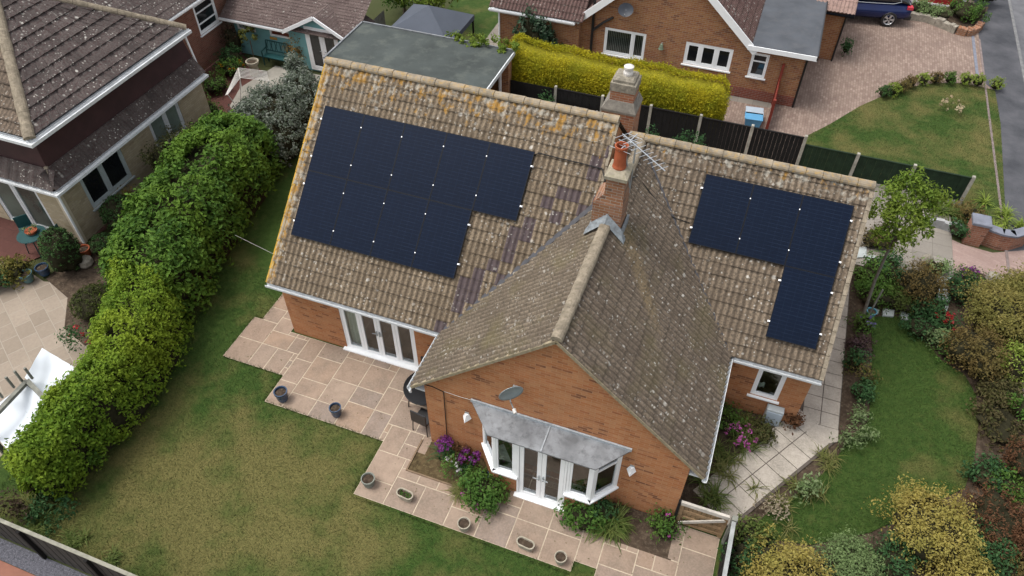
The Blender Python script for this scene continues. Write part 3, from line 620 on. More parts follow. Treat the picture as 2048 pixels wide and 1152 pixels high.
w.add([(5.32, -1.66, WT), (11.5, -1.66, WT), (xm, -1.66, HW-.06)], [(0, 1, 2)])
w.quad((11.5, -1.66, 0), (11.5, 2.09, 0), (11.5, 2.09, WT), (11.5, -1.66, WT))
wall_holes(w, 11.5, 13.86, 0, WT, [(12.6, 13.28, .74, 1.9)], 2.09, 'x', .1)
w.quad((13.86, 2.09, 0), (13.86, 8.5, 0), (13.86, 8.5, WT), (13.86, 2.09, WT))
w.add([(13.86, 2.09, WT), (13.86, 8.5, WT), (13.86, yR, HR-.05)], [(0, 1, 2)])
w.add([(XG-.08, .4, WT), (XG-.08, 8.6, WT), (XG-.08, dL, HL-.05)], [(0, 1, 2)])
w.quad((.1, 8.63, 0), (13.86, 8.5, 0), (13.86, 8.5, WT), (.1, 8.63, WT))
w.build('wall', BRICK, house)
fl_ = MB().quad((.15, .32, .01), (11.4, .32, .01), (11.4, 8.4, .01), (.15, 8.4, .01)).quad((11.4, 2.1, .01), (13.8, 2.1, .01), (13.8, 8.4, .01), (11.4, 8.4, .01)).quad((5.4, -1.6, .011), (11.4, -1.6, .011), (11.4, .3, .011), (5.4, .3, .011)).sheet([(6.76, -1.64), (7.25, -2.16), (9.58, -2.16), (10.04, -1.64)], .02)
fl_.build('floor', WOOD, house)
MB().quad((.15, 4.2, 0), (13.8, 4.2, 0), (13.8, 4.2, 2.6), (.15, 4.2, 2.6)).quad((.15, .4, 2.3), (7.4, .4, 2.3), (7.4, 4.2, 2.3), (.15, 4.2, 2.3)).quad((7.4, 2.2, 2.3), (13.8, 2.2, 2.3), (13.8, 4.2, 2.3), (7.4, 4.2, 2.3)).quad((5.4, -1.5, 2.31), (11.4, -1.5, 2.31), (11.4, 2.15, 2.31), (5.4, 2.15, 2.31)).build('inner_wall', PLASTER, house)
# roof slopes
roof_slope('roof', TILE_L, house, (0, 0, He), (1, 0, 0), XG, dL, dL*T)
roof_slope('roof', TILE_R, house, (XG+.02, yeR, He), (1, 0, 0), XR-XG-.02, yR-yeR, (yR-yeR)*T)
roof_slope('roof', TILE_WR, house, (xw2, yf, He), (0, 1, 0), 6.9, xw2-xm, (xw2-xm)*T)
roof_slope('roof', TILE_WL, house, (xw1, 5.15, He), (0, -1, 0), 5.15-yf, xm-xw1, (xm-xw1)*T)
rb = MB()
for (x0, x1, ye, ya, ha) in ((0, XG, 2*dL, dL, HL), (XG, XR, 2*yR-yeR, yR, HR)): rb.quad((x0, ya, ha+.02), (x1, ya, ha+.02), (x1, ye, He), (x0, ye, He))
rb.uv = [(p[0], p[1]) for p in rb.v]; rb.build('rear_roof', TILE_R, house)
r1 = MB(); ridge_run(r1, (0, dL, HL+.02), (XG, dL, HL+.02), .12); r1.build('ridge', RIDGE_L, house)
r1 = MB(); ridge_run(r1, (XG+.15, yR, HR+.035), (XR, yR, HR+.03), .12); r1.build('ridge', RIDGE_L, house)
r1 = MB(); ridge_run(r1, (xm, yf+.0, HW+.03), (xm, 5.2, HW+.03), .125); r1.build('ridge', RIDGE, house)
# verges: mortar bedded edges
def verge(x, y0, z0, y1, z1, mat, wd=.1, name='verge'):
    mb = MB(); n = 16
    for i in range(n):
        a = Vector((x, y0+(y1-y0)*i/n, z0+(z1-z0)*i/n+.012)); b = Vector((x, y0+(y1-y0)*(i+1)/n, z0+(z1-z0)*(i+1)/n-.004)); mb.bar(a, b, wd, .075)
    return mb.build(name, mat, house)
LICH = plain('orange_lichen_verge', (.42,.25,.04), .95, .15, 0, .4, 7, .5, (.3,.24,.13))
verge(.03, -.01, He, dL, HL, LICH); verge(XG-.04, .0, He, dL, HL, RIDGE); verge(XR-.03, yeR-.01, He, yR, HR, RIDGE)
mb = MB()
for (xa, xb) in ((xw1, xm), (xw2, xm)):
    mb.bar((xa, yf+.03, He-.015), (xb, yf+.03, HW-.015), .09, .07); 
mb.build('verge', plain('mortar_verge', (.3,.25,.17), .95, .15, 0, .35, 8, .5, (.17,.15,.07)), house)
# valleys
mb = MB()
def val(a, b, wd): 
    a, b = Vector(a), Vector(b); mb.bar(a, b, wd, .02)
kt = (XG-xw1)
val((xw1+.05, .05, He+.09), (XG-.06, XG-xw1-.06, He+kt*T+.05), .13)
val((xw2-.05, yeR+.05, He+.09), (xm+.2, yeR+(xw2-xm)-.2, HW-.1), .05)
mb.build('valley', plain('dark_lead_valley', (.06,.06,.066), .7, .3, 0, .3, 5, .2), house)
# gutters and downpipes
mb = MB(); z = He-.035
gutter(mb, (-.02, .01, z), (xw1-.0, .01, z)); mb.build('gutter', WHITE_W, house)
mb = MB(); gutter(mb, (xw1+.01, -.02, z), (xw1+.01, yf-.02, z), side=(-1, 0, 0)); mb.build('gutter', WHITE_W, house)
mb = MB(); gutter(mb, (xw2-.01, yf-.02, z), (xw2-.01, yeR+.0, z), side=(1, 0, 0)); mb.build('gutter', WHITE_W, house)
mb = MB(); gutter(mb, (xw2+.12, yeR+.01, z), (XR, yeR+.01, z)); mb.build('gutter', WHITE_W, house)
MB().box(.1, 5.3, .02, .3, He-.19, He-.14).box(xw1+.04, 5.31, -1.64, .02, He-.19, He-.14).build('soffit', WHITE_W, house); MB().box(11.6, 13.9, yeR+.03, yeR+.3, He-.19, He-.14).box(11.51, xw2-.04, -1.64, yeR+.02, He-.19, He-.14).build('soffit', WHITE_W, house)
mb = MB().tube([(xw2+.06, yeR-.05, z-.08), (xw2-.05, 2.0, 2.0), (xw2-.09, 2.03, 1.8), (xw2-.09, 2.03, .1)], .035, 8); mb.build('downpipe', WHITE, house)
mb = MB().tube([(xw1-.04, yf+.0, z-.09), (xw1-.04, yf+.02, z-.2)], .035, 8); mb.build('gutter_outlet', WHITE, house)
mb = MB().tube([(xw1-.1, -.05, z-.08), (xw1-.1, -.05, z-.2), (xw1-.02, .24, z-.33), (xw1-.02, .25, .1)], .033, 8); mb.build('downpipe', WHITE, house)
# folding doors with four leaves
fd_ = MB(); P = PX(.33); frame_rect(fd_, P, 1.81, 4.04, .04, 2.06, .05, 0, .07); fd_.box(1.74, 4.1, .2, .34, .03, .075)
bf = fd_.build('folding_door_frame', WHITE, house)
for i in range(4):
    a = 1.86+i*.5325; lf = MB(); frame_rect(lf, P, a+.004, a+.5285, .095, 2.005, .085, .005, .055)
    lf = lf.build('door_leaf', WHITE, house); MB().quad(P(a+.09, .18, .03), P(a+.443, .18, .03), P(a+.443, 1.92, .03), P(a+.09, 1.92, .03)).build('pane', GLASS, lf)
    if i in (1, 2):
        hx = a+.49 if i == 1 else a+.045; MB().box(hx-.015, hx+.015, .29, .325, .98, 1.16).bar((hx, .29, 1.08), (hx+(-.11 if i == 1 else .11), .27, 1.08), .02).build('handle', STEEL, lf)
def curtain(x0, x1, y, z0, z1, par):
    vs = []; n = max(6, int((x1-x0)/.03)); mb = MB()
    for k in range(n+1):
        x = x0+(x1-x0)*k/n; yy = y+.03*math.sin(x*48); vs += [(x, yy, z0), (x, yy, z1)]
    mb.add(vs, [(2*k, 2*k+2, 2*k+3, 2*k+1) for k in range(n)]); return mb.build('curtain', CURTAIN, par)
curtain(1.83, 2.36, .5, .1, 2.05, house); curtain(3.86, 4.05, .5, .1, 2.05, house)
MB().box(2.5, 3.4, 1.6, 2.4, .02, .45, .05).build('armchair', plain('brown_leather', (.06,.028,.02), .5, .4), house)
# bay with French doors
bay = [(6.74, -1.66), (7.24, -2.24), (9.60, -2.24), (10.08, -1.66)]
bw = MB(); SZ = .72
def seg(a, b, z0, z1, mb, t=.1, inset=0):
    a, b = Vector((*a, 0)), Vector((*b, 0)); d = (b-a).normalized(); nrm = Vector((d.y, -d.x, 0)); p = [a, b, b-nrm*t, a-nrm*t]
    mb.prism([(q.x, q.y) for q in p], z0, z1)
seg(bay[0], bay[1], 0, SZ, bw); seg(bay[1], (7.82, -2.24), 0, SZ, bw); bw.build('bay_base', BRICK, house); bw = MB(); seg((9.0, -2.24), bay[2], 0, SZ, bw); seg(bay[2], bay[3], 0, SZ, bw)
bw.build('bay_base', BRICK, house)
bf = MB(); seg((6.70, -1.68), (7.22, -2.31), SZ, SZ+.05, bf, .16); seg((7.22, -2.31), (7.84, -2.31), SZ, SZ+.05, bf, .16); bf.build('bay_sill', WHITE, house); bf = MB(); seg((8.98, -2.31), (9.62, -2.31), SZ, SZ+.05, bf, .16); seg((9.62, -2.31), (10.13, -1.68), SZ, SZ+.05, bf, .16)
bayw = bf.build('bay_sill', WHITE, house)
def PD(a, b):
    a, b = Vector((*a, 0)), Vector((*b, 0)); d = (b-a).normalized(); nn = Vector((-d.y, d.x, 0))
    return (lambda s_, z, dd=0: tuple(a+d*s_+nn*(dd+.012)+Vector((0, 0, z)))), (b-a).length
for (a, b, tr) in ((bay[0], bay[1], ()), (bay[1], (7.82, -2.24), ()), ((9.0, -2.24), bay[2], ()), (bay[2], bay[3], ((0, 1.9),))):
    Pm, L = PD(a, b); window(house, Pm, .005, L-.005, SZ+.05, 2.3, (), False, 'bay_window', GLASS, .06, .05, transoms=tr)
Pm, L = PD((7.82, -2.24), (9.0, -2.24)); fb = MB(); frame_rect(fb, Pm, 0, L, .03, 2.3, .055, -.02, .06); fb.box(7.78, 9.04, -2.36, -2.2, .02, .06)
fb = fb.build('french_door_frame', WHITE, house)
for i in (0, 1):
    a = .06+i*(L-.12)/2; b = a+(L-.12)/2; lf = MB(); frame_rect(lf, Pm, a+.004, b-.004, .09, 2.24, .1, -.005, .05); lf = lf.build('french_door', WHITE, house)
    MB().quad(Pm(a+.1, .19, .02), Pm(b-.1, .19, .02), Pm(b-.1, 2.14, .02), Pm(a+.1, 2.14, .02)).build('pane', GLASS, lf)
    hx = b-.05 if i == 0 else a+.05; sg = -1 if i == 0 else 1
    MB().bar(Pm(hx, .95, -.02), Pm(hx, 1.15, -.02), .03, .02).bar(Pm(hx, 1.05, -.06), Pm(hx+sg*.13, 1.05, -.06), .022).bar(Pm(hx, 1.05, -.06), Pm(hx, 1.05, 0), .018).build('handle', STEEL, lf)
cb = MB(); A = [(6.5, -1.67, 2.42), (10.24, -1.67, 2.42), (9.63, -2.36, 2.36), (7.17, -2.36, 2.36)]
cb.add(A+[(x, y, zz-.035) for x, y, zz in A], [(0,3,2,1), (4,5,6,7), (0,1,5,4), (1,2,6,5), (2,3,7,6), (3,0,4,7)]); canopy = cb.build('bay_roof', LEAD, house)
MB().bar((8.4, -1.67, 2.432), (8.4, -2.355, 2.372), .03, .02).build('seam', LEADL, canopy)
MB().bar((6.5, -1.69, 2.45), (10.24, -1.69, 2.45), .04, .09).build('flashing', LEADL, canopy)
fm = MB(); 
for a, b in (((6.72, -1.66), (7.22, -2.26)), ((7.22, -2.27), (9.62, -2.27)), ((9.62, -2.26), (10.1, -1.66))): seg(a, b, 2.3, 2.335, fm, .1)
fm.build('fascia', WHITE, house)
MB().quad((6.8, -1.5, 2.295), (10.0, -1.5, 2.295), (9.6, -2.2, 2.295), (7.25, -2.2, 2.295)).build('bay_ceiling', PLASTER, house)
mb = MB(); seg((6.9, -1.72), (7.26, -2.13), .62, .66, mb, .4); seg((7.26, -2.13), (7.8, -2.13), .62, .66, mb, .25); mb.build('window_board', WHITE, house); mb = MB(); seg((9.02, -2.13), (9.56, -2.13), .62, .66, mb, .25); mb.build('window_board', WHITE, house)
# small window in the right wing
window(house, PX(2.12), 12.6, 13.28, .74, 1.9, (), True, 'window', GLASS, .06, .05)
curtain(12.64, 12.9, 2.35, .8, 1.0, house)
# front chimney on the gable ridge
ch = MB(); ch.box(8.06, 8.72, 1.86, 2.5, 4.3, 5.95).add([(8.06,1.86,5.95),(8.72,1.86,5.95),(8.72,2.5,5.95),(8.06,2.5,5.95),(8.28,1.9,6.2),(8.7,1.9,6.2),(8.7,2.46,6.2),(8.28,2.46,6.2)], [(0,1,5,4),(1,2,6,5),(2,3,7,6),(3,0,4,7)]).box(8.28, 8.7, 1.9, 2.46, 6.2, 6.62)
chim = ch.build('chimney', BRICK_D, house)
MB().add([(8.24,1.86,6.62),(8.74,1.86,6.62),(8.74,2.5,6.62),(8.24,2.5,6.62),(8.24,1.86,6.7),(8.74,1.86,6.7),(8.74,2.5,6.7),(8.24,2.5,6.7),(8.33,1.98,6.76),(8.65,1.98,6.76),(8.65,2.4,6.76),(8.33,2.4,6.76)], [(0,3,2,1),(0,1,5,4),(1,2,6,5),(2,3,7,6),(3,0,4,7),(4,5,9,8),(5,6,10,9),(6,7,11,10),(7,4,8,11),(8,9,10,11)]).build('chimney_cap', CEMENT, chim)
MB().lathe([(.145,0),(.15,.05),(.135,.1),(.125,.5),(.145,.52),(.145,.57),(.12,.57),(.11,.5),(.1,.2)], (8.47, 2.2, 6.74), 20).build('chimney_pot', TERRA, chim, smooth=False)
mb = MB(); 
for sgn in (-1, 1):
    x1 = xm+sgn*.47; zb = HW-.47*T
    mb.add([(xm, 1.7, HW+.17), (x1, 1.72, zb+.1), (x1, 1.9, zb+.12), (xm+sgn*.34, 1.845, zb+.42), (xm, 1.845, HW+.33)], [(0,1,2,3,4)])
    mb.bar((xm+sgn*.36, 1.84, zb+.22), (xm+sgn*.36, 2.5, zb+.22), .05, .2)
mb.build('lead_flashing', plain('dull_lead', (.24,.265,.28), .6, .3, 0, .45, 9, .3, (.14,.14,.14)), chim)
# rear chimney
ch = MB().box(7.11, 8.0, 6.1, 6.9, 3.6, 5.5).box(7.27, 7.9, 6.2, 6.8, 5.78, 6.06)
chr_ = ch.build('rear_chimney', brick_mat('rear_stack_brick', [(.3,.1,.05),(.36,.14,.07),(.4,.19,.1),(.26,.1,.06)], (.34,.28,.22), .3), house)
MB().box(7.25, 7.92, 6.18, 6.82, 6.06, 6.3, .02).box(7.3, 7.86, 6.22, 6.78, 6.3, 6.42, .05).build('chimney_cap', plain('lichened_stone', (.27,.24,.19), .95, .2, 0, .45, 9, .6, (.12,.11,.08)), chr_)
MB().lathe([(.12,0),(.13,.08),(.1,.16),(.13,.2),(.13,.25),(.06,.29)], (7.62, 6.5, 6.4), 14).build('chimney_pot', POTW, chr_)
MB().add([(7.09,6.08,5.5),(8.02,6.08,5.5),(8.02,6.92,5.5),(7.09,6.92,5.5),(7.09,6.08,5.56),(8.02,6.08,5.56),(8.02,6.92,5.56),(7.09,6.92,5.56),(7.25,6.18,5.8),(7.92,6.18,5.8),(7.92,6.82,5.8),(7.25,6.82,5.8)], [(0,3,2,1),(0,1,5,4),(1,2,6,5),(2,3,7,6),(3,0,4,7),(4,5,9,8),(5,6,10,9),(6,7,11,10),(7,4,8,11),(8,9,10,11)]).build('stone_shoulder', plain('grey_shoulder_stone', (.22,.2,.17), .95, .2, 0, .4, 9, .5), chr_)
# wall vent, door step, air brick
# ================================================================== solar panels
PW, PG, PH = 1.15, .004, 1.738
def panel(org, U, D, Nn, label, ends):
    """org = upper left corner on the tiles, U along the ridge, D down the slope"""
    org, U, D, Nn = map(Vector, (org, U, D, Nn)); t = thing('solar_panel', label, 'solar panel', org, 0, 'solar panels on the bungalow roof')
    Pt = lambda u, v, h: org+U*u+D*v+Nn*h
    def bx(mb, u0, u1, v0, v1, h0, h1):
        q = [Pt(u0, v1, h0), Pt(u1, v1, h0), Pt(u1, v0, h0), Pt(u0, v0, h0), Pt(u0, v1, h1), Pt(u1, v1, h1), Pt(u1, v0, h1), Pt(u0, v0, h1)]
        mb.add(q, [(0,3,2,1),(4,5,6,7),(0,1,5,4),(1,2,6,5),(2,3,7,6),(3,0,4,7)])
    f = MB(); b = .014; h0, h1 = .095, .132
    bx(f, 0, PW, 0, b, h0, h1); bx(f, 0, PW, PH-b, PH, h0, h1); bx(f, 0, b, b, PH-b, h0, h1); bx(f, PW-b, PW, b, PH-b, h0, h1); f.build('frame', PFRAME, t)
    g_ = MB(); g_.quad(Pt(b, PH-b, .129), Pt(PW-b, PH-b, .129), Pt(PW-b, b, .129), Pt(b, b, .129)); g_.uv = [(0, 0), (PW, 0), (PW, PH), (0, PH)]; g_.build('glass', PANEL, t)
    b_ = MB(); bx(b_, .02, PW-.02, .02, PH-.02, .096, .1); b_.build('backsheet', BLACKP, t)
    for v in (.36, 1.36):
        r_ = MB(); bx(r_, -.03 if 'L' in ends else 0, PW+(.03 if 'R' in ends else PG*.9), v-.02, v+.02, .045, .094); r_.build('rail', PFRAME, t)
        for u, k in ((0, 'L'), (PW, 'R')):
            if k == 'L' and 'L' not in ends: continue
            c_ = MB(); o = .012 if k == 'R' else -.012
            if 'R' in ends and k == 'R' or k == 'L': bx(c_, u+o-.02, u+o+.02, v-.018, v+.018, .1, .142); bx(c_, u+o*3-.012, u+o*3+.012, v-.022, v+.022, .05, .11)
            else: bx(c_, u+PG/2-.013, u+PG/2+.013, v-.014, v+.015, .12, .142)
            c_.build('clamp', CLAMP, t)
    return t
pn = (0, -SN, CS)
org = lambda x, s_, L=True: (x, (dL if L else yR)-s_*CS, (HL if L else HR)-s_*SN)
px, ps, qx, qs = .3832, 1.1708, 10.1675, .5506
lab_t = ['solar panel at the top left corner of the left array, beside the orange verge', 'second solar panel from the left in the upper row of the left array', 'middle solar panel of five in the upper row of the left array', 'fourth solar panel from the left in the upper row of the left array', 'solar panel overhanging at the right end of the left array, black cable at its corner']
lab_b = ['solar panel at the lower left corner of the left array, beside the orange verge', 'second solar panel from the left in the lower row of the left array', 'third solar panel from the left in the lower row of the left array', 'solar panel at the lower right corner of the left array, above the folding doors']
for i in range(5): panel(org(px+i*(PW+PG), ps), (1, 0, 0), (0, -CS, -SN), pn, lab_t[i], ('L' if i == 0 else '')+('R' if i == 4 else ''))
for i in range(4): panel(org(px+i*(PW+PG), ps+PH+PG), (1, 0, 0), (0, -CS, -SN), pn, lab_b[i], ('L' if i == 0 else '')+('R' if i == 3 else ''))
lab_r = ['solar panel at the left of the row of three on the right wing roof', 'solar panel in the middle of the row of three on the right wing roof', 'solar panel at the right of the row of three, nearest the right verge']
for i in range(3): panel(org(qx+i*(PW+PG), qs, False), (1, 0, 0), (0, -CS, -SN), pn, lab_r[i], ('L' if i == 0 else '')+('R' if i == 2 else ''))
panel(org(qx+2*(PW+PG), qs+PH+PG, False), (1, 0, 0), (0, -CS, -SN), pn, 'single solar panel hanging below the others on the right wing roof, over the small window', 'LR')
# cables on the tiles
def roofline(pts, L=True, h=.06): return [gpl(*p, Vector((0, dL, HL) if L else (8, yR, HR))+Vector(pn)*h, pn) for p in pts]
def cable(label, pts, r=.012, mat=CABLE, group=None):
    o = MB().tube(pts, r, 6).build('cable', mat, None, loc=tuple(pts[0]), smooth=True); return tag(o, label, 'cable', group)
cable('black cable running across the tan tiles from the left array to the front chimney', roofline([(1066,312),(1078,306),(1120,317),(1160,326),(1205,338)])+[Vector((8.16, 2.44, 6.1))], .014)
cable('black cable sagging over the right valley to the three-panel row', [Vector((8.72, 2.5, 6.3))]+[gpl(*p, (xm, 0, HW+.05), (SN, 0, CS)) for p in ((1275,352),(1300,385),(1325,415),(1342,432))]+roofline([(1352,437),(1380,446)], False), .012)
cable('thin pale overhead cable from the hedge to the left eave corner', [gp(470, 470, 2.2), gx(549, 509, -.02)], .0035, CABLEW)
cable('thin dark cable running down the gable brickwork left of the bay', [Vector((xw1+.3, -1.675, 2.47)), Vector((5.55, -1.68, 2.49)), Vector((5.82, -1.68, 2.42)), Vector((5.8, -1.68, 1.3)), Vector((5.77, -1.68, .1))], .011)
cable('thin pale cable along the brickwork to the top of the bay roof', [Vector((5.83, -1.675, 2.44)), Vector((6.2, -1.675, 2.42)), Vector((6.52, -1.675, 2.44)), Vector((6.6, -1.68, 2.5))], .007, CABLEW)
# satellite dish on the gable
dc = Vector((7.57, -2.0, 3.70)); dn = Vector((.6, -.75, -.2)).normalized()
dish = thing('satellite_dish', 'grey satellite dish on the orange brick gable above the bay roof', 'satellite dish', (7.5, -1.67, 2.8))
e1 = Vector((0, 0, 1)).cross(dn).normalized(); e2 = dn.cross(e1)
mb = MB(); vs = []; fs = []; nr, na = 7, 28
for i in range(nr+1):
    for j in range(na):
        rr_ = .27*i/nr; a = 2*math.pi*j/na; vs.append(dc+e1*math.cos(a)*rr_*1.0+e2*math.sin(a)*rr_*1.12+dn*(.055*(i/nr)**2))
for i in range(nr):
    for j in range(na): fs.append((i*na+j, i*na+(j+1) % na, (i+1)*na+(j+1) % na, (i+1)*na+j))
nb = len(vs); vs += [Vector(p)-dn*.012 for p in vs]; fs += [tuple(k+nb for k in f[::-1]) for f in fs]+[(nr*na+j, nr*na+(j+1) % na, nb+nr*na+(j+1) % na, nb+nr*na+j) for j in range(na)]
mb.add(vs, fs); mb.build('reflector', plain('grey_dish_mesh', (.27,.31,.32), .6, .4, 0, .2, 6, .1), dish, smooth=True)
lnb = dc+dn*.33-e2*.26
MB().tube([dc-e2*.27, dc-e2*.34+dn*.1, lnb], .014, 6).tube([dc-dn*.02, Vector((7.57, -1.74, 3.5)), Vector((7.57, -1.72, 3.36))], .02, 8).box(7.51, 7.63, -1.7, -1.66, 3.26, 3.48).build('bracket', STEEL, dish)
MB().tube([lnb-dn*.03, lnb+dn*.07], .04, 10).build('receiver_head', POTW, dish)
# outside wall lights
def wall_light(x, z, label):
    t = thing('wall_light', label, 'wall light', (x, -1.66, z), 0, 'wall lights on the gable')
    MB().add([(x-.11,-1.665,z-.05),(x+.11,-1.665,z-.05),(x+.0,-1.84,z-.05),(x-.055,-1.665,z+.1),(x+.055,-1.665,z+.1),(x,-1.73,z+.1)], [(0,2,1),(3,4,5),(0,1,4,3),(0,3,5,2),(1,2,5,4)]).build('shade', WHITE, t)
    MB().box(x-.05, x+.05, -1.672, -1.655, z+.1, z+.16).build('back_plate', STEEL, t)
wall_light(6.37, 1.71, 'white wedge wall light on the gable left of the bay'); wall_light(10.32, 1.68, 'white wedge wall light on the gable right of the bay')
t = thing('meter_box', 'pale grey meter box against the brick wall under the small window', 'meter box', (13.3, 1.98, 0)); MB().box(13.1, 13.52, 1.86, 2.06, .0, .62, .02).build('cabinet', GREYP, t); MB().box(13.13, 13.49, 1.845, 1.858, .06, .54).build('door', BLUEL, t)
# outdoor lamp under the eave
t = thing('flood_light', 'small grey flood light under the left eave near the folding doors', 'lamp', (1.35, .3, 2.0)); MB().box(1.25, 1.42, .16, .3, 1.92, 2.04, .02).build('housing', GREYP, t); MB().box(1.31, 1.36, .28, .31, 2.03, 2.15).build('bracket', STEEL, t)
# television aerials on the front chimney
def aerial(a, b, n, el, label, mast):
    a, b = Vector(a), Vector(b); t = thing('aerial', label, 'aerial', tuple(mast[0]), 0, 'aerials on the front chimney'); MB().bar(a, b, .018).build('boom', ALU, t)
    d = (b-a).normalized(); sd = Vector((0, 0, 1)).cross(d).normalized(); e = MB()
    for k in range(n): p = a+(b-a)*(k+.3)/n; L = el*(1-.35*k/n); e.tube([p-sd*L/2, p+sd*L/2], .0055, 6)
    e.build('elements', ALU, t); MB().tube(mast, .02, 8).build('mast', STEEL, t)
aerial(gp(1245, 268, 7.6), gp(1330, 342, 7.6), 11, .42, 'silver many-rod aerial pointing right from the front chimney', [Vector((8.71, 2.5, 5.9)), Vector((8.71, 2.5, 7.2)), gp(1262, 284, 7.6)])
aerial(gp(1238, 302, 7.25), gp(1275, 268, 7.25), 5, .5, 'silver aerial with short rods behind the terracotta pot', [Vector((8.74, 2.3, 6.2)), gp(1250, 292, 7.25)])
# ================================================================== neighbour on the left: mansard house
nh = thing('mansard_house', 'buff brick house with dark brown mansard storey and grey tiled roof, at the left', 'house', (-11.5, 4.7, 0))
w = MB(); wall_holes(w, 1.24, 8.2, 0, 2.5, [(2.05, 3.9, .75, 2.1), (5.3, 6.85, .75, 2.12)], -8.25, 'y', .1, 1)
wall_holes(w, -17, -8.25, 0, 2.5, [(-11.35, -9.25, .02, 2.15)], 1.24, 'x', .1, -1)
w.quad((-8.25, 8.2, 0), (-17, 8.2, 0), (-17, 8.2, 2.5), (-8.25, 8.2, 2.5)); w.build('wall', BRICK_B, nh)
MB().box(-8.42, -8.2, 1.19, 1.3, 0, 2.45).build('corner_board', plain('cream_paint', (.55,.47,.35), .7, .3, 0, .1, 3, 0), nh)
window(nh, PY(-8.28), 2.05, 3.9, .75, 2.1, (2.95,), True, 'window', DGLASS, .07, .06, plain('blue_grey_frame', (.42,.47,.47), .5, .4, 0, .1, 4, 0))
window(nh, PY(-8.28), 5.3, 6.85, .75, 2.12, (6.1,), True, 'window', plain('netted_glass', (.16,.2,.17), .15, .6, 0, .3, 2, 0), .07, .06, WHITE_W)
window(nh, PX(1.27), -11.35, -9.25, .02, 2.15, (-10.3,), False, 'patio_door', plain('curtained_glass', (.09,.12,.1), .08, .7, 0, .6, .9, 0), .06, .07, WHITE_W)
MB().add([(-8.21, 8.14, 2.9), (-8.21, 1.28, 2.9), (-8.37, 1.44, 4.1), (-8.37, 8.0, 4.1), (-17, 1.28, 2.9), (-17, 1.44, 4.1), (-17, 8.14, 2.9), (-17, 8.0, 4.1)], [(1,0,3,2),(4,1,2,5),(0,6,7,3)]).build('cladding', CLADD, nh)
MB().add([(-7.86, 8.45, 2.42), (-7.86, .93, 2.42), (-8.2, 1.27, 2.93), (-8.2, 8.12, 2.93)], [(1,0,3,2)])
sk_ = roof_slope('skirt_roof', TILE_N, nh, (-7.86, .95, 2.44), (0, 1, 0), 7.2, .36, .5, .3, .33, .03, .02)
sk_ = roof_slope('skirt_roof', TILE_N, nh, (-17, .92, 2.44), (1, 0, 0), 9.12, .36, .5, .3, .33, .03, .02)
r1 = MB(); ridge_run(r1, (-7.9, .97, 2.47), (-8.26, 1.31, 2.98), .06, .6); r1.build('hip_tiles', RIDGE, nh)
# hipped roof over: two triangular/trapezoid slopes built course by course
def hip_slope(name, mat, parent, a, b, apex0, apex1, gauge=.34, roll=.33, amp=.02, step=.045):
    """tiled slope between eave a-b and ridge apex0-apex1 (four corners, in order)"""
    a, b, p0, p1 = map(Vector, (a, b, apex0, apex1)); Nn = (b-a).cross(p0-a).normalized(); S = ((p0-a)-(b-a).normalized()*((p0-a).dot((b-a).normalized()))).length; nc = int(S/gauge)+1
    U = (b-a).normalized(); V = []; F = []; UVs = []; nu = int((b-a).length/.055); k = 0; rows = []
    for c in range(nc):
        for t, hh in ((c*gauge/S-.012/S, step), ((c+1)*gauge/S, 0)):
            t = min(max(t, 0), 1); l = a.lerp(p0, t); r_ = b.lerp(p1, t); row = []
            jit = [random.gauss(0, .006) for _ in range(int((b-a).length/roll)+3)]
            for i in range(nu+1):
                p = l.lerp(r_, i/nu); u = (p-a).dot(U); ww = (u/roll+.5*(c % 2)) % 1; pr = amp*math.sin(math.pi*min(1, ww/.5))*(1 if ww < .5 else 0)-(.018 if ww > .96 else 0)
                V.append(p+Nn*(hh+pr+.02+jit[int(u/roll+.5*(c % 2))])); UVs.append((u-roll*.5*(c % 2)*0, t*S+.005)); row.append(k); k += 1
            rows.append(row)
    for r0, r2 in zip(rows[:-1], rows[1:]):
        for i in range(nu): F.append((r0[i], r0[i+1], r2[i+1], r2[i]))
    mb = MB(); mb.v = [tuple(p) for p in V]; mb.f = F; mb.uv = UVs; return mb.build(name, mat, parent)
e0, e1, e2, e3 = (-7.88, 1.05, 4.2), (-7.88, 7.95, 4.2), (-17, 1.05, 4.2), (-17, 7.95, 4.2); a0, a1 = (-11.3, 4.5, 6.6), (-17, 4.5, 6.6)
hip_slope('roof', TILE_N, nh, e0, e1, a0, a0); hip_slope('roof', tile_mat('brown_concrete_tile', (.1,.075,.055), (.2,.15,.11), lichen=0, spots=.5, tw=.33, th=.34), nh, e2, e0, a1, a0); hip_slope('roof', TILE_N, nh, e1, e3, a0, a1)
r1 = MB(); ridge_run(r1, e0, a0, .15, .42); ridge_run(r1, e1, a0, .13, .42); r1.build('hip_tiles', RIDGE, nh)
mb = MB(); gutter(mb, (-7.9, 1.0, 4.17), (-7.9, 8.0, 4.17), .1, (1, 0, 0)); gutter(mb, (-17, 1.07, 4.17), (-7.86, 1.07, 4.17), .1, (0, -1, 0)); mb.build('upper_gutter', WHITE_W, nh)
MB().box(-8.3, -7.91, 1.1, 7.95, 4.0, 4.1).box(-17, -7.91, 1.06, 1.4, 4.0, 4.1).build('soffit', WHITE_W, nh)
MB().box(-7.91, -7.73, .9, 8.02, 4.02, 4.12).box(-17, -7.911, .9, 1.06, 4.02, 4.119).build('fascia', WHITE_W, nh)
mb = MB(); gutter(mb, (-7.88, .9, 2.41), (-7.88, 8.1, 2.41), .1, (1, 0, 0)); gutter(mb, (-17, .94, 2.41), (-7.8, .94, 2.41), .1, (0, -1, 0)); mb.build('lower_gutter', WHITE_W, nh)
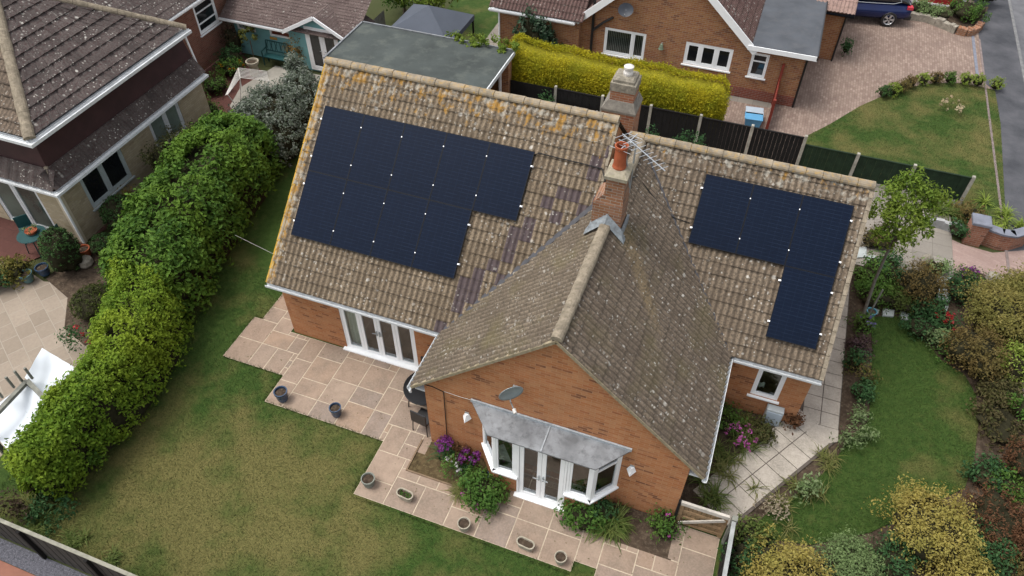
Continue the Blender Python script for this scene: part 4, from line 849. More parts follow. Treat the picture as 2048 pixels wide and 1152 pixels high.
MB().box(-8.25, -7.9, .96, 8.1, 2.26, 2.31).box(-17, -7.9, .96, 1.22, 2.26, 2.31).build('soffit', WHITE_W, nh); MB().box(-7.88, -7.71, .82, 8.12, 2.3, 2.38).box(-17, -7.881, .82, .95, 2.3, 2.379).build('fascia', WHITE_W, nh)
MB().tube([(-8.0, 1.08, 2.3), (-8.17, 1.14, 2.1), (-8.17, 1.14, .1)], .04, 8).build('downpipe', WHITE, nh)
MB().tube([(-8.37, 8.1, 4.0), (-8.3, 8.22, 3.7), (-8.2, 8.25, 2.6)], .035, 8).build('downpipe', WHITE, nh)
# red brick extension further back
ex = thing('brick_extension', 'red brick house wing with white casement window behind the mansard house', 'house', (-13, 12.5, 0))
w = MB(); wall_holes(w, 8.3, 14.2, 0, 2.95, [(11.95, 13.25, 1.35, 2.6)], -11.2, 'y', .1, 1); w.quad((-11.2, 8.3, 0), (-16, 8.3, 0), (-16, 8.3, 2.95), (-11.2, 8.3, 2.95)).quad((-11.2, 14.2, 0), (-16, 14.2, 0), (-16, 14.2, 2.95), (-11.2, 14.2, 2.95)); w.build('wall', brick_mat('dull_red_brick', [(.2,.07,.045),(.25,.1,.065),(.28,.12,.08)], (.22,.17,.14), .2), ex)
window(ex, PY(-11.23), 11.95, 13.25, 1.35, 2.6, (), True, 'window', DGLASS, .07, .05, WHITE, transoms=((0, 2.2), (0, 1.75)))
roof_slope('roof', TILE_N, ex, (-10.8, 8.2, 2.95), (0, 1, 0), 6.2, 3, 1.8, .34, .33); mb = MB(); gutter(mb, (-10.82, 8.2, 2.93), (-10.82, 14.4, 2.93), .1, (1, 0, 0)); mb.build('gutter', WHITE, ex)
# ================================================================== summerhouse
sh = thing('summerhouse', 'turquoise summerhouse with brown tiled roof and white glazed double doors', 'summerhouse', (-8, 14.5, 0))
w = MB(); wall_holes(w, -10.6, -7.75, 0, 1.7, [(-10.45, -9.55, 1.12, 1.42), (-8.85, -7.85, 1.1, 1.42)], 13.35, 'x', .08)
wall_holes(w, -7.75, -4.95, 0, 1.75, [(-6.95, -5.45, .05, 1.74)], 13.15, 'x', .1); wall_holes(w, -6.95, -5.45, 1.75, 2.0, [(-6.9, -5.5, 1.76, 1.98)], 13.15, 'x', .1)
w.add([(-7.75, 13.15, 1.75), (-6.95, 13.15, 1.75), (-6.95, 13.15, 2.08)], [(0,1,2)]).add([(-4.95, 13.15, 1.75), (-5.45, 13.15, 1.75), (-5.45, 13.15, 1.99)], [(0,2,1)]).add([(-6.95, 13.15, 2.0), (-5.45, 13.15, 2.0), (-6.3, 13.15, 2.4)], [(0,1,2)])
w.quad((-7.75, 13.15, 0), (-7.75, 13.35, 0), (-7.75, 13.35, 1.75), (-7.75, 13.15, 1.75)).quad((-10.6, 13.35, 0), (-10.6, 16.2, 0), (-10.6, 16.2, 1.7), (-10.6, 13.35, 1.7)); w.build('wall', TEAL, sh); MB().quad((-4.95, 13.15, 0), (-4.95, 16.2, 0), (-4.95, 16.2, 1.6), (-4.95, 13.15, 1.6)).build('side_wall', TIMBER_G, sh)
for (a, b) in ((-10.45, -9.55), (-8.85, -7.85)): window(sh, PX(13.36), a, b, 1.11, 1.43, (), False, 'window', plain('louvre_glass', (.3,.36,.36), .3, .5, 0, .4, 6, 0) if a < -10 else plain('reddish_glass', (.2,.05,.03), .3, .5, 0, .8, 3, 0), .05, .02)
roof_slope('roof', TILE_S, sh, (-10.9, 12.98, 1.74), (1, 0, 0), 6.3, 2.1, 1.15, .14, .3, .0, .014, .05); 
MB().quad((-10.9, 15.1, 2.8), (-4.6, 15.1, 2.8), (-4.6, 17.2, 1.7), (-10.9, 17.2, 1.7)).build('roof', FELT, sh)
roof_slope('porch_roof', TILE_S, sh, (-7.85, 15.0, 1.66), (0, -1, 0), 2.05, 1.55, .82, .14, .3, .0, .014, .05); roof_slope('porch_roof', TILE_S, sh, (-4.75, 12.95, 1.66), (0, 1, 0), 2.05, 1.55, .82, .14, .3, .0, .014, .05)
MB().bar((-7.92, 12.94, 1.62), (-6.3, 12.94, 2.5), .04, .14).build('bargeboard', WHITE, sh); MB().bar((-4.68, 12.94, 1.62), (-6.3, 12.94, 2.5), .04, .14).build('bargeboard', WHITE, sh)
mb = MB(); gutter(mb, (-10.95, 12.99, 1.72), (-7.9, 12.99, 1.72), .09); mb.build('gutter', WHITE, sh)
fr = MB(); frame_rect(fr, PX(13.12), -6.95, -5.45, .06, 1.98, .07, 0, .08); fr = fr.build('door_frame', WHITE, sh)
for i in (0, 1):
    a = -6.88+i*.69; lf = MB(); frame_rect(lf, PX(13.12), a+.004, a+.682, .14, 1.9, .12, .01, .06); lf = lf.build('door', WHITE, sh); MB().quad((a+.12, 13.15, .26), (a+.57, 13.15, .26), (a+.57, 13.15, 1.78), (a+.12, 13.15, 1.78)).build('pane', DGLASS, lf)
    hx = a+.62 if i == 0 else a+.06; MB().bar((hx, 13.09, 1.0), (hx+(-.1 if i == 0 else .1), 13.09, 1.0), .02).build('handle', STEEL, lf)
MB().box(-8.9, -8.55, 13.33, 13.35, .95, 1.06).build('wall_plaque', plain('ochre_plaque', (.45,.24,.06), .8, .3, 0, .2, 8, .1), sh)
# bench in front of the summerhouse
bn = thing('garden_bench', 'teal painted metal bench against the turquoise summerhouse wall', 'bench', (-8.5, 12.95, 0))
mb = MB(); mb.box(-9.05, -7.95, 12.75, 13.1, .40, .43)
mb.build('seat', TEAL_D, bn); mb = MB()
for a, b in (((-9.05, 13.1, .43), (-9.05, 13.2, .95)), ((-7.95, 13.1, .43), (-7.95, 13.2, .95)), ((-9.05, 13.2, .95), (-7.95, 13.2, .95)), ((-9.05, 13.12, .55), (-7.95, 13.12, .55))): mb.bar(a, b, .035)
for k in range(9): x = -8.95+k*.113; mb.tube([(x, 13.12, .55), (x+(.05 if k % 2 else -.05), 13.15, .75), (x, 13.19, .94)], .014, 5)
mb.build('backrest', TEAL_D, bn)
for x in (-9.05, -7.95):
    MB().bar((x, 12.78, 0), (x, 12.78, .64), .035).bar((x, 12.76, .64), (x, 13.14, .66), .04).bar((x, 13.1, 0), (x, 13.1, .43), .035).build('armrest', TEAL_D, bn)
st = thing('stone_pedestal', 'round cream stone planter standing before the teal bench', 'planter', (-9.0, 12.0, 0)); MB().lathe([(.22,0),(.2,.08),(.17,.4),(.25,.5),(.27,.58),(.27,.62),(.22,.62),(.2,.55)], (-9.0, 12.0, 0), 18).build('bowl', STONEP, st); MB().lathe([(.2,.0),(.1,.04)], (-9.0, 12.0, .56), 12).build('soil', SOIL, st)
# airer: a fold-out clothes airer with pale rods
ai = thing('clothes_airer', 'pale metal clothes airer with rows of rods on the paving by the silver shrub', 'clothes airer', (-8.3, 10.3, 0))
A, B, C_, D_ = Vector((-8.9, 11.0, .85)), Vector((-8.35, 10.35, .9)), Vector((-8.2, 9.25, .8)), Vector((-7.2, 10.6, .85)); mb = MB()
for k in range(8): t = k/7; mb.tube([A.lerp(B, t), A.lerp(B, t)+(D_-B)*1.0], .012, 5)
mb.build('wing', POTW, ai); mb = MB()
for k in range(7): t = k/6; mb.tube([B.lerp(A, t), C_.lerp(C_+Vector((-.35, .25, -.25)), t)], .012, 5)
mb.tube([A, B, D_], .016, 5).tube([C_, C_+Vector((-.35, .25, -.25))], .016, 5); mb.build('wing', POTW, ai)
MB().tube([A, (-8.7, 10.6, 0)], .018, 5).tube([D_, (-7.5, 10.4, 0)], .018, 5).tube([B, (-8.5, 10.2, 0)], .018, 5).tube([C_, (-8.1, 9.5, 0)], .018, 5).build('legs', POTW, ai)
structure('pale_terrace', MB().sheet([(-9.0, 10.9), (-8.6, 9.6), (-7.3, 8.7), (-6.0, 10.4), (-6.2, 12.9), (-8.6, 12.9)], .0), plain('pale_concrete', (.3,.28,.24), .9, .2, 0, .25, 2, .2))
gb_ = thing('plastic_trug', 'green plastic trug under the pale clothes airer', 'tub', (-7.6, 9.3, 0)); MB().lathe([(.2,0),(.3,.3),(.32,.32),(.29,.31),(.2,.05)], (-7.62, 9.25, 0), 16).build('bowl', plain('green_plastic', (.02,.2,.12), .5, .4, 0, .1, 4, 0), gb_); MB().tube([(-7.92, 9.25, .3), (-7.92, 9.25, .42), (-7.8, 9.25, .42)], .012, 5).build('handle', BLACKP, gb_)
structure('edging', MB().bar((-9.2, 6.9, .03), (-6.6, 11.8, .03), .35, .08), STONEP)
# flat roofed garage
ga = thing('flat_garage', 'garage with grey felt flat roof and white fascia behind the main ridge', 'garage', (-1.2, 12, 0))
MB().box(-4.35, 1.95, 10.55, 13.45, 2.34, 2.42).build('roof', FELT, ga)
MB().bar((-4.38, 10.5, 2.44), (-4.38, 13.5, 2.44), .06, .06).bar((-4.4, 13.48, 2.44), (1.98, 13.48, 2.44), .06, .06).build('edge_trim', LEAD, ga)
MB().bar((1.98, 10.5, 2.33), (1.98, 13.5, 2.33), .04, .16).build('fascia', WHITE_W, ga)
MB().box(-4.3, 1.5, 13.3, 13.4, 0, 2.33).box(-4.3, -4.2, 10.6, 13.3, 0, 2.33).box(-4.2, 1.9, 10.6, 10.7, 0, 2.33).box(1.55, 1.9, 13.05, 13.4, 0, 2.33).build('wall', BRICK_R, ga)
MB().box(1.62, 1.7, 12.75, 12.83, 0, 2.33).build('door_post', WHITE, ga)
cn = thing('gazebo', 'slate grey pyramid canopy gazebo behind the flat garage roof', 'gazebo', (-2.2, 14.8, 0))
MB().add([(-3.6, 13.75, 2.0), (-.85, 13.75, 2.0), (-.85, 16.4, 2.0), (-3.6, 16.4, 2.0), (-2.25, 15.1, 2.75)], [(0,1,4),(1,2,4),(2,3,4),(3,0,4)]).add([(-3.6, 13.75, 2.0), (-.85, 13.75, 2.0), (-.85, 16.4, 2.0), (-3.6, 16.4, 2.0), (-3.6, 13.75, 1.8), (-.85, 13.75, 1.8), (-.85, 16.4, 1.8), (-3.6, 16.4, 1.8)], [(0,1,5,4),(1,2,6,5),(2,3,7,6),(3,0,4,7)]).build('canopy', CANVAS, cn)
for x in (-3.55, -.9):
    for y in (13.8, 16.35): MB().box(x-.03, x+.03, y-.03, y+.03, 0, 1.98).build('post', PFRAME, cn)
# ================================================================== rear neighbour
rh = thing('gabled_bungalow', 'red-orange brick bungalow with white bargeboards and grey flat roofed corner, at the top', 'house', (6.5, 20, 0))
w = MB(); wall_holes(w, 3.45, 12.3, 0, 2.3, [(4.45, 6.15, .82, 1.94), (7.75, 9.6, 1.0, 1.93), (10.31, 10.97, .97, 1.97)], 17.4, 'x', .09)
w.add([(3.45, 17.4, 2.3), (10.2, 17.4, 2.3), (6.85, 17.4, 5.2)], [(0,1,2)])
w.quad((12.3, 17.4, 0), (12.3, 21.7, 0), (12.3, 21.7, 2.4), (12.3, 17.4, 2.4)).quad((12.3, 21.7, 0), (13.5, 21.7, 0), (13.5, 21.7, 2.2), (12.3, 21.7, 2.2)).quad((13.5, 21.7, 0), (13.5, 26, 0), (13.5, 26, 2.2), (13.5, 21.7, 2.2))
w.quad((-.05, 17.1, 0), (3.45, 17.1, 0), (3.45, 17.1, 2.3), (-.05, 17.1, 2.3)).quad((-.05, 17.1, 0), (-.05, 23, 0), (-.05, 23, 2.3), (-.05, 17.1, 2.3)).quad((3.45, 17.1, 0), (3.45, 17.4, 0), (3.45, 17.4, 2.3), (3.45, 17.1, 2.3)); w.build('wall', BRICK_R, rh)
MB().box(3.5, 12.33, 17.375, 17.4, 0, .42).box(12.3, 12.325, 17.37, 21.7, 0, .42).build('plinth', brick_mat('plinth_brick', [(.22,.06,.04),(.27,.08,.05),(.2,.06,.05)], (.25,.2,.17), .2), rh)
roof_slope('side_roof', TILE_RED, rh, (-.35, 16.8, 2.25), (1, 0, 0), 4.0, 4.2, 3.1)
roof_slope('gable_roof', TILE_RED, rh, (3.3, 24, 2.2), (0, -1, 0), 6.85, 3.55, 3.1); roof_slope('gable_roof', TILE_RED, rh, (10.4, 17.15, 2.2), (0, 1, 0), 7, 3.55, 3.1)
roof_slope('garage_roof', plain('pink_tiles', (.28,.19,.16), .9, .2, 0, .3, 7, .4), rh, (12.2, 21.45, 2.2), (1, 0, 0), 1.6, 3, 1.4)
MB().bar((3.28, 17.12, 2.1), (6.86, 17.12, 5.28), .05, .26).build('bargeboard', WHITE, rh); MB().bar((10.42, 17.12, 2.1), (6.86, 17.12, 5.28), .05, .26).build('bargeboard', WHITE, rh)
MB().quad((3.4, 17.15, 2.1), (3.4, 17.4, 2.1), (6.85, 17.4, 5.15), (6.85, 17.15, 5.15)).quad((10.3, 17.15, 2.1), (10.3, 17.4, 2.1), (6.85, 17.4, 5.15), (6.85, 17.15, 5.15)).build('soffit', WHITE, rh)
MB().box(10.0, 12.62, 17.1, 23.5, 2.28, 2.4).build('flat_roof', FELT2, rh); MB().box(10.1, 12.66, 17.06, 17.1, 2.2, 2.38).build('fascia', WHITE, rh); MB().box(12.62, 12.66, 17.06, 23.5, 2.22, 2.42).build('roof_edge', BLACKP, rh)
mb = MB(); gutter(mb, (-.36, 16.82, 2.22), (3.32, 16.82, 2.22)); mb.build('gutter', WHITE, rh); MB().box(-.35, 3.3, 16.84, 17.1, 2.05, 2.1).build('soffit', WHITE, rh)
mb = MB(); gutter(mb, (12.2, 21.47, 2.17), (13.8, 21.47, 2.17)); mb.build('gutter', PFRAME, rh)
for pts, mt in (([(0, 17.02, 2.15), (0, 17.04, .05)], WHITE), ([(12.33, 17.35, 2.25), (12.33, 17.35, .02)], BLACKP), ([(13.52, 21.6, 2.1), (13.52, 21.62, .02)], BLACKP)): MB().tube(pts, .04, 8).build('downpipe', mt, rh)
MB().tube([(3.95, 17.3, 0), (3.95, 17.3, 4.2)], .055, 8).tube([(3.95, 17.3, 1.75), (4.35, 17.3, 2.15), (4.75, 17.3, 2.45)], .05, 8).build('soil_pipe', BLACKP, rh)
f = window(rh, PX(17.42), 4.45, 6.15, .82, 1.94, (5.62,), True, 'window', GLASS, .06, .05); f['label'] = 'window with pale vertical blinds'
mb = MB()
for k in range(22): x = 4.52+k*.075; mb.quad((x, 17.56, .9), (x+.05, 17.52, .9), (x+.05, 17.52, 1.88), (x, 17.56, 1.88))
mb.build('blind', plain('grey_blind', (.42,.44,.42), .8, .2, 0, .1, 4, 0), f); MB().quad((4.4, 17.75, .7), (6.2, 17.75, .7), (6.2, 17.75, 2), (4.4, 17.75, 2)).build('dark_room', BLACKP, f)
window(rh, PX(17.42), 7.75, 9.6, 1.0, 1.93, (8.35, 8.98), True, 'window', DGLASS, .06, .07); window(rh, PX(17.42), 10.31, 10.97, .97, 1.97, (), True, 'window', DGLASS, .05, .05, transoms=((0, 1.62),))
t = thing('satellite_dish', 'dark grey satellite dish high on the rear bungalow gable', 'satellite dish', (5.3, 17.4, 2.9)); dn2 = Vector((.1, -.8, .55)).normalized(); f1 = Vector((0, 0, 1)).cross(dn2).normalized(); f2 = dn2.cross(f1); cc = Vector((5.27, 17.05, 2.95))
vs = [cc]+[cc+(f1*math.cos(a)*.3+f2*math.sin(a)*.26)*q+dn2*.06*q*q for q in (.5, 1) for a in [2*math.pi*k/20 for k in range(20)]]; fs = [(0, 1+k, 1+(k+1) % 20) for k in range(20)]+[(1+k, 21+k, 21+(k+1) % 20, 1+(k+1) % 20) for k in range(20)]
MB().add(vs, fs).build('reflector', plain('slate_dish', (.03,.036,.048), .5, .4), t, smooth=True); MB().tube([cc, cc+Vector((0, .2, -.1)), (5.27, 17.4, 2.8)], .02, 6).tube([cc-f2*.24, cc+dn2*.3-f2*.2], .012, 5).build('bracket', STEEL, t)
t = thing('wall_lantern', 'green-grey bell shaped lantern between the rear bungalow windows', 'wall light', (6.82, 17.4, 1.6)); MB().lathe([(.05,.16),(.06,.12),(.09,0),(.11,-.05)], (6.82, 17.27, 1.55), 12).build('shade', plain('verdigris', (.2,.25,.17), .7, .3), t); MB().bar((6.82, 17.39, 1.72), (6.82, 17.27, 1.72), .025).build('bracket', STEEL, t)
# ================================================================== fences
fe = thing('rear_fence', 'dark panel fence with pale concrete posts behind the bungalow', 'fence', (9, 13.2, 0))
for i in range(9):
    x = 3.74+i*1.818-(.03 if i else 0)*0; h = 1.42 if x < 13.5 else 1.14
    MB().box(x-.05, x+.05, 13.15, 13.26, -.05, h+.06, .015).build('post', CONC, fe)
    if i < 8:
        hh = 1.36 if x+.9 < 13.2 else 1.1; mb = MB(); n = 12; m_ = FENCE_D if i < 5 else FENCE_G
        for k in range(n): a = x+.055+k*1.708/n; mb.box(a, a+1.708/n-.004, 13.19+.006*(k % 2), 13.21+.006*(k % 2), .15, hh)
        mb.box(x+.055, x+1.763, 13.175, 13.235, hh, hh+.035); mb.build('panel', m_, fe); MB().box(x+.055, x+1.763, 13.18, 13.225, -.02, .149).build('gravel_board', CONC, fe)
mb = MB()
for k in range(12): a = 1.93+k*.146; mb.box(a, a+.142, 13.19, 13.21, .05, 1.36)
mb.build('panel', FENCE_D, fe)
fb_ = thing('low_fence', 'dark timber fence with weathered pale capping at the lower left corner', 'fence', (-1, -7.4, 0)); mb = MB(); L0, L1 = (-6.5, -7.42), (1.9, -7.4)
for k in range(60): a = -6.5+k*.14; mb.box(a, a+.135, -7.425+.008*(k % 2), -7.405+.008*(k % 2), .02, 1.35)
mb.build('boards', plain('grey_brown_boards', (.05,.047,.043), .9, .2, 0, .35, 5, .2), fb_); MB().box(-6.5, 1.9, -7.45, -7.375, 1.35, 1.39).build('capping', plain('lichened_capping', (.26,.25,.2), .9, .2, 0, .35, 7, .2), fb_)
for x in (-5.2, -3.4, -1.6, .2): MB().box(x-.04, x+.04, -7.5, -7.426, 0, 1.3).build('post', FENCE_D, fb_)
structure('gravel_strip', MB().sheet([(-6.5, -7.45), (2, -7.45), (2, -7.85), (-6.5, -7.85)], .0), plain('blue_grey_gravel', (.095,.095,.11), .95, .2, 0, .5, 14, .8, (.22,.22,.25)))
structure('brick_paving', MB().sheet([(-6.5, -7.86), (2, -7.86), (2, -9), (-6.5, -8.1)], .005), plain('terracotta_paving', (.25,.115,.08), .9, .2, 0, .2, 3, .3)); structure('sand_path', MB().sheet([(-6.5, -8.1), (2, -9), (2, -11), (-6.5, -11)], .003), plain('sandy_path', (.32,.27,.19), .95, .2, 0, .3, 3, .4))
fs_ = thing('side_fence', 'dark boarded fence with pale top rail running down from the timber gate', 'fence', (12.72, -3.5, 0)); mb = MB()
for k in range(24): y = -1.85-k*.14; mb.box(12.71+.008*(k % 2), 12.73+.008*(k % 2), y-.135, y, .03, 1.1)
mb.build('boards', FENCE_D, fs_); MB().box(12.67, 12.76, -5.25, -1.8, 1.1, 1.14).build('top_rail', plain('grey_top_rail', (.3,.31,.3), .85, .2, 0, .25, 6, .2), fs_); MB().box(12.66, 12.78, -1.82, -1.7, 0, 1.2).build('post', TIMBER_G, fs_)
gt = thing('timber_gate', 'weathered brown timber gate with diagonal brace beside the brick gable', 'gate', (12.05, -1.7, 0))
MB().box(11.55, 12.62, -1.74, -1.68, .98, 1.1).build('top_rail', TIMBER_W, gt); mb = MB()
for z in (.15, .42, .68): mb.box(11.6, 12.58, -1.725, -1.695, z, z+.09)
mb.box(11.55, 11.64, -1.735, -1.685, .1, .978).box(12.53, 12.62, -1.735, -1.685, .1, .978); mb.build('rails', TIMBER, gt); MB().bar((11.62, -1.745, .2), (12.55, -1.745, .92), .03, .08).build('brace', TIMBER_W, gt); MB().box(11.49, 11.545, -1.76, -1.67, 0, 1.1).build('post', FENCE_D, gt)
mb = MB()
for k in range(9): a = 11.65+k*.1; mb.box(a, a+.09, -1.69, -1.675, .12, .97)
mb.build('boards', TIMBER, gt)
# red gate and bins by the rear bungalow
rg_ = thing('red_side_gate', 'tall red stained side gate seen edge on beside the rear bungalow', 'gate', (11.55, 16.5, 0)); mb = MB()
for k in range(12): y = 15.5+k*.15; mb.box(11.53, 11.56, y, y+.14, .05, 1.15)
mb.build('boards', REDW, rg_); MB().box(11.5, 11.6, 15.38, 15.48, 0, 1.3).build('post', REDW, rg_); MB().box(11.5, 11.6, 17.27, 17.37, 0, 1.75).build('post', REDW, rg_); MB().box(11.562, 11.6, 15.5, 17.3, .25, .36).box(11.562, 11.6, 15.5, 17.3, .9, 1.0).build('rails', REDW, rg_)
def crate(x, y, z, label, mat, rz):
    t = thing('recycling_box', label, 'recycling box', (x, y, z), rz, 'recycling boxes by the red gate'); MB().add([(-.27,-.19,0),(.27,-.19,0),(.27,.19,0),(-.27,.19,0),(-.32,-.23,.36),(.32,-.23,.36),(.32,.23,.36),(-.32,.23,.36),(-.27,-.19,.34),(.27,-.19,.34),(.27,.19,.34),(-.27,.19,.34)], [(0,3,2,1),(0,1,5,4),(1,2,6,5),(2,3,7,6),(3,0,4,7),(4,5,9,8),(5,6,10,9),(6,7,11,10),(7,4,8,11),(8,9,10,11)]).build('body', mat, t, local=True); MB().box(-.34, .34, -.25, .25, .345, .375, .01).build('rim', mat, t, local=True); return t
crate(10.98, 15.55, .02, 'bright blue recycling box nearest the dark fence', BLUEP, .1); crate(10.95, 15.95, .02, 'pale blue-grey recycling box behind the bright blue one', BLUEL, .12)
# cold frame behind the ridge
cf = thing('cold_frame', 'glass topped cold frame against the dark fence behind the ridge', 'cold frame', (4.55, 12.75, 0)); MB().box(3.75, 5.4, 12.45, 13.05, 0, .62).build('box', TIMBER_G, cf)
for i in (0, 1): a = 3.72+i*.86; fm2 = MB(); fm2.add([(a,12.4,.6),(a+.84,12.4,.6),(a+.84,13.1,.78),(a,13.1,.78),(a,12.4,.64),(a+.84,12.4,.64),(a+.84,13.1,.82),(a,13.1,.82)], [(0,3,2,1),(4,5,6,7),(0,1,5,4),(1,2,6,5),(2,3,7,6),(3,0,4,7)]); fm2.build('glass_lid', plain('frosted_glass', (.36,.42,.42), .2, .6, 0, .2, 4, 0), cf); MB().bar((a, 12.4, .655), (a, 13.1, .835), .04).bar((a+.84, 12.4, .655), (a+.84, 13.1, .835), .04).build('lid_frame', ALU, cf)
# ================================================================== driveway: car, garage door, walls
car = thing('parked_car', 'dark blue car parked on the block paving, its rear wheel in view', 'car', (14.2, 26.4, 0), R(10), None)
BLUEC = plain('dark_blue_car_paint', (.008,.018,.085), .18, .6, .3, .1, 2, 0)
def loft(secs, n=20, pw=3.2):
    mb = MB(); vs = []; fs = []
    for (x, z0, z1, hw, taper) in secs:
        for k in range(n):
            a = 2*math.pi*k/n; ca, sa = math.cos(a), math.sin(a); sy = math.copysign(abs(ca)**(2/pw), ca); sz = math.copysign(abs(sa)**(2/pw), sa); z = (z0+z1)/2+(z1-z0)/2*sz; vs.append((x, hw*sy*(1-taper*max(0, sz)), z))
    for i in range(len(secs)-1):
        for k in range(n): fs.append((i*n+k, i*n+(k+1) % n, (i+1)*n+(k+1) % n, (i+1)*n+k))
    fs += [tuple(range(n)), tuple((len(secs)-1)*n+k for k in range(n))[::-1]]; return mb.add(vs, fs)
loft([(-2.2,.35,.75,.6,.05),(-2.1,.25,.88,.82,.06),(-1.7,.22,.98,.9,.08),(-.8,.22,1.02,.92,.08),(.2,.22,1.04,.92,.08),(1.2,.22,1.06,.92,.08),(1.9,.26,1.06,.9,.08),(2.15,.3,1.02,.84,.06),(2.22,.42,.9,.7,.05)]).build('body', BLUEC, car, local=True, smooth=True)
loft([(-1.1,.95,1.02,.8,.1),(-.5,.95,1.42,.82,.2),(.2,.95,1.56,.82,.22),(1.2,.95,1.56,.81,.22),(1.75,.95,1.42,.79,.2),(2.08,.95,1.05,.76,.1)]).build('cabin_glass', DGLASS, car, local=True, smooth=True)
loft([(-.45,1.40,1.45,.62,.1),(.2,1.52,1.585,.64,.1),(1.2,1.52,1.59,.63,.1),(1.75,1.43,1.5,.6,.1)]).build('roof_panel', BLUEC, car, local=True, smooth=True)
MB().tube([(-.9,-.86,1.02),(.4,-.87,1.04),(1.3,-.86,1.06),(1.62,-.84,1.16),(1.5,-.78,1.3)], .014, 6).build('chrome_trim', ALU, car, local=True)
for s_ in (-1, 1): MB().box(1.95, 2.2, s_*.62, s_*.885, .84, .98, .03).build('tail_light', plain('red_lens', (.5,.03,.05), .15, .6), car, local=True)
MB().box(2.0, 2.27, -.78, .78, .32, .52, .04).build('bumper', BLACKP, car, local=True)
for (x, s_) in ((-1.35, -1), (-1.35, 1), (1.32, -1), (1.32, 1)):
    def ring(prof, mb, n=24):
        vs = []; fs = []
        for r_, yy in prof:
            for k in range(n): a = 2*math.pi*k/n; vs.append((x+r_*math.cos(a), s_*yy, .345+r_*math.sin(a)))
        for i in range(len(prof)-1):
            for k in range(n): fs.append((i*n+k, i*n+(k+1) % n, (i+1)*n+(k+1) % n, (i+1)*n+k))
        return mb.add(vs, fs)
    wh = ring([(.22,.72),(.345,.72),(.345,.9),(.32,.93),(.235,.93),(.235,.86),(.0,.86)], MB()).build('wheel', BLACKP, car, local=True); sp = MB()
    for k in range(5):
        a = 2*math.pi*k/5
        for da in (-.13, .13): sp.bar((x+.04*math.cos(a), s_*.91, .345+.04*math.sin(a)), (x+.225*math.cos(a+da), s_*.92, .345+.225*math.sin(a+da)), .05, .03, (0, 1, 0))
    ring([(.205,.9),(.235,.94),(.245,.9)], sp); sp.build('rim', ALU, wh, local=True)
rd = thing('garage_door', 'red panelled door in a white frame at the top edge', 'garage door', (17.9, 29, 0)); MB().box(16.85, 18.85, 28.75, 28.8, .05, 2.1).build('panel', RED_D, rd); fr = MB(); frame_rect(fr, PX(28.7), 16.7, 19.0, -.02, 2.25, .15, 0, .12); fr.build('frame', WHITE_W, rd)
def stone_wall(name, label, pts, h, wd, mat, n=26, cat='wall'):
    pts = [Vector((*p, 0)) for p in pts]; ls = [0]; 
    for a, b in zip(pts[:-1], pts[1:]): ls.append(ls[-1]+(b-a).length)
    mb = MB(); t0 = 0; L = ls[-1]
    def at(s_):
        for i in range(len(pts)-1):
            if s_ <= ls[i+1]+1e-6: f_ = (s_-ls[i])/(ls[i+1]-ls[i]); return pts[i].lerp(pts[i+1], f_), (pts[i+1]-pts[i]).normalized()
        return pts[-1], (pts[-1]-pts[-2]).normalized()
    for k in range(n):
        a, d_ = at(L*k/n); b, d2 = at(L*(k+.96)/n); sd = Vector((-d_.y, d_.x, 0))*wd/2*random.uniform(.85, 1.1); hh = h*random.uniform(.85, 1.12)
        mb.prism([(a-sd).xy[:], (b-sd).xy[:], (b+sd).xy[:], (a+sd).xy[:]], -.05, hh)
    return tag(mb.build(name, mat, None, loc=tuple(pts[0])), label, cat)
stone_wall('rockery_wall', 'low grey stone wall curving from the blue car towards the pavement', [tuple(gp(*p).xy) for p in ((1812,36),(1850,42),(1885,55),(1910,66))], .32, .28, STONEW, 14)
stone_wall('raised_brick_bed', 'curved low red brick bed edge at the end of the stone wall', [tuple(gp(*p).xy) for p in ((1912,66),(1930,71),(1948,66),(1958,56))], .3, .3, BRICK_D, 12)
structure('raised_soil', MB().sheet([tuple(gp(*p).xy) for p in ((1812,34),(1850,40),(1885,53),(1930,66),(1955,54),(1975,20),(1920,22),(1830,16))], .16), SOIL)
gw = thing('brick_garden_wall', 'curving red brick wall with blue-grey coping and a square end pier by the front path', 'wall', (18.7, 11.6, 0)); wp = [(1960,486),(1990,497),(2015,501),(2045,492)]; W_ = [gp(*p).xy for p in wp]
mb = MB(); cpg = MB()
for a, b in zip(W_[:-1], W_[1:]): 
    d_ = (b-a).normalized(); s_ = Vector((-d_.y, d_.x))*.24; mb.prism([a[:], b[:], (b+s_)[:], (a+s_)[:]], -.05, .55); s0 = -Vector((-d_.y, d_.x))*.04; cpg.prism([(a+s0)[:], (b+s0)[:], (b+s_*1.15)[:], (a+s_*1.15)[:]], .552, .62)
p0 = gp(1925, 486).xy; mb.box(p0.x, p0.x+.5, p0.y+.02, p0.y+.5, -.05, .78); mb.build('brickwork', brick_mat('garden_wall_brick', [(.3,.12,.07),(.36,.16,.1),(.27,.1,.06)], (.3,.25,.2), .2), gw); cpg.build('coping', COPE, gw); MB().box(p0.x-.03, p0.x+.53, p0.y-.02, p0.y+.53, .782, .88, .02).build('pier_cap', COPE, gw)
stone_wall('kerb_wall', 'low dark wall with pale coping left of the brick pier', [tuple(gp(*p).xy) for p in ((1830,445),(1880,455),(1935,472))], .3, .16, plain('pale_grey_coping', (.33,.33,.33), .85, .2, 0, .2, 6, .2), 6)
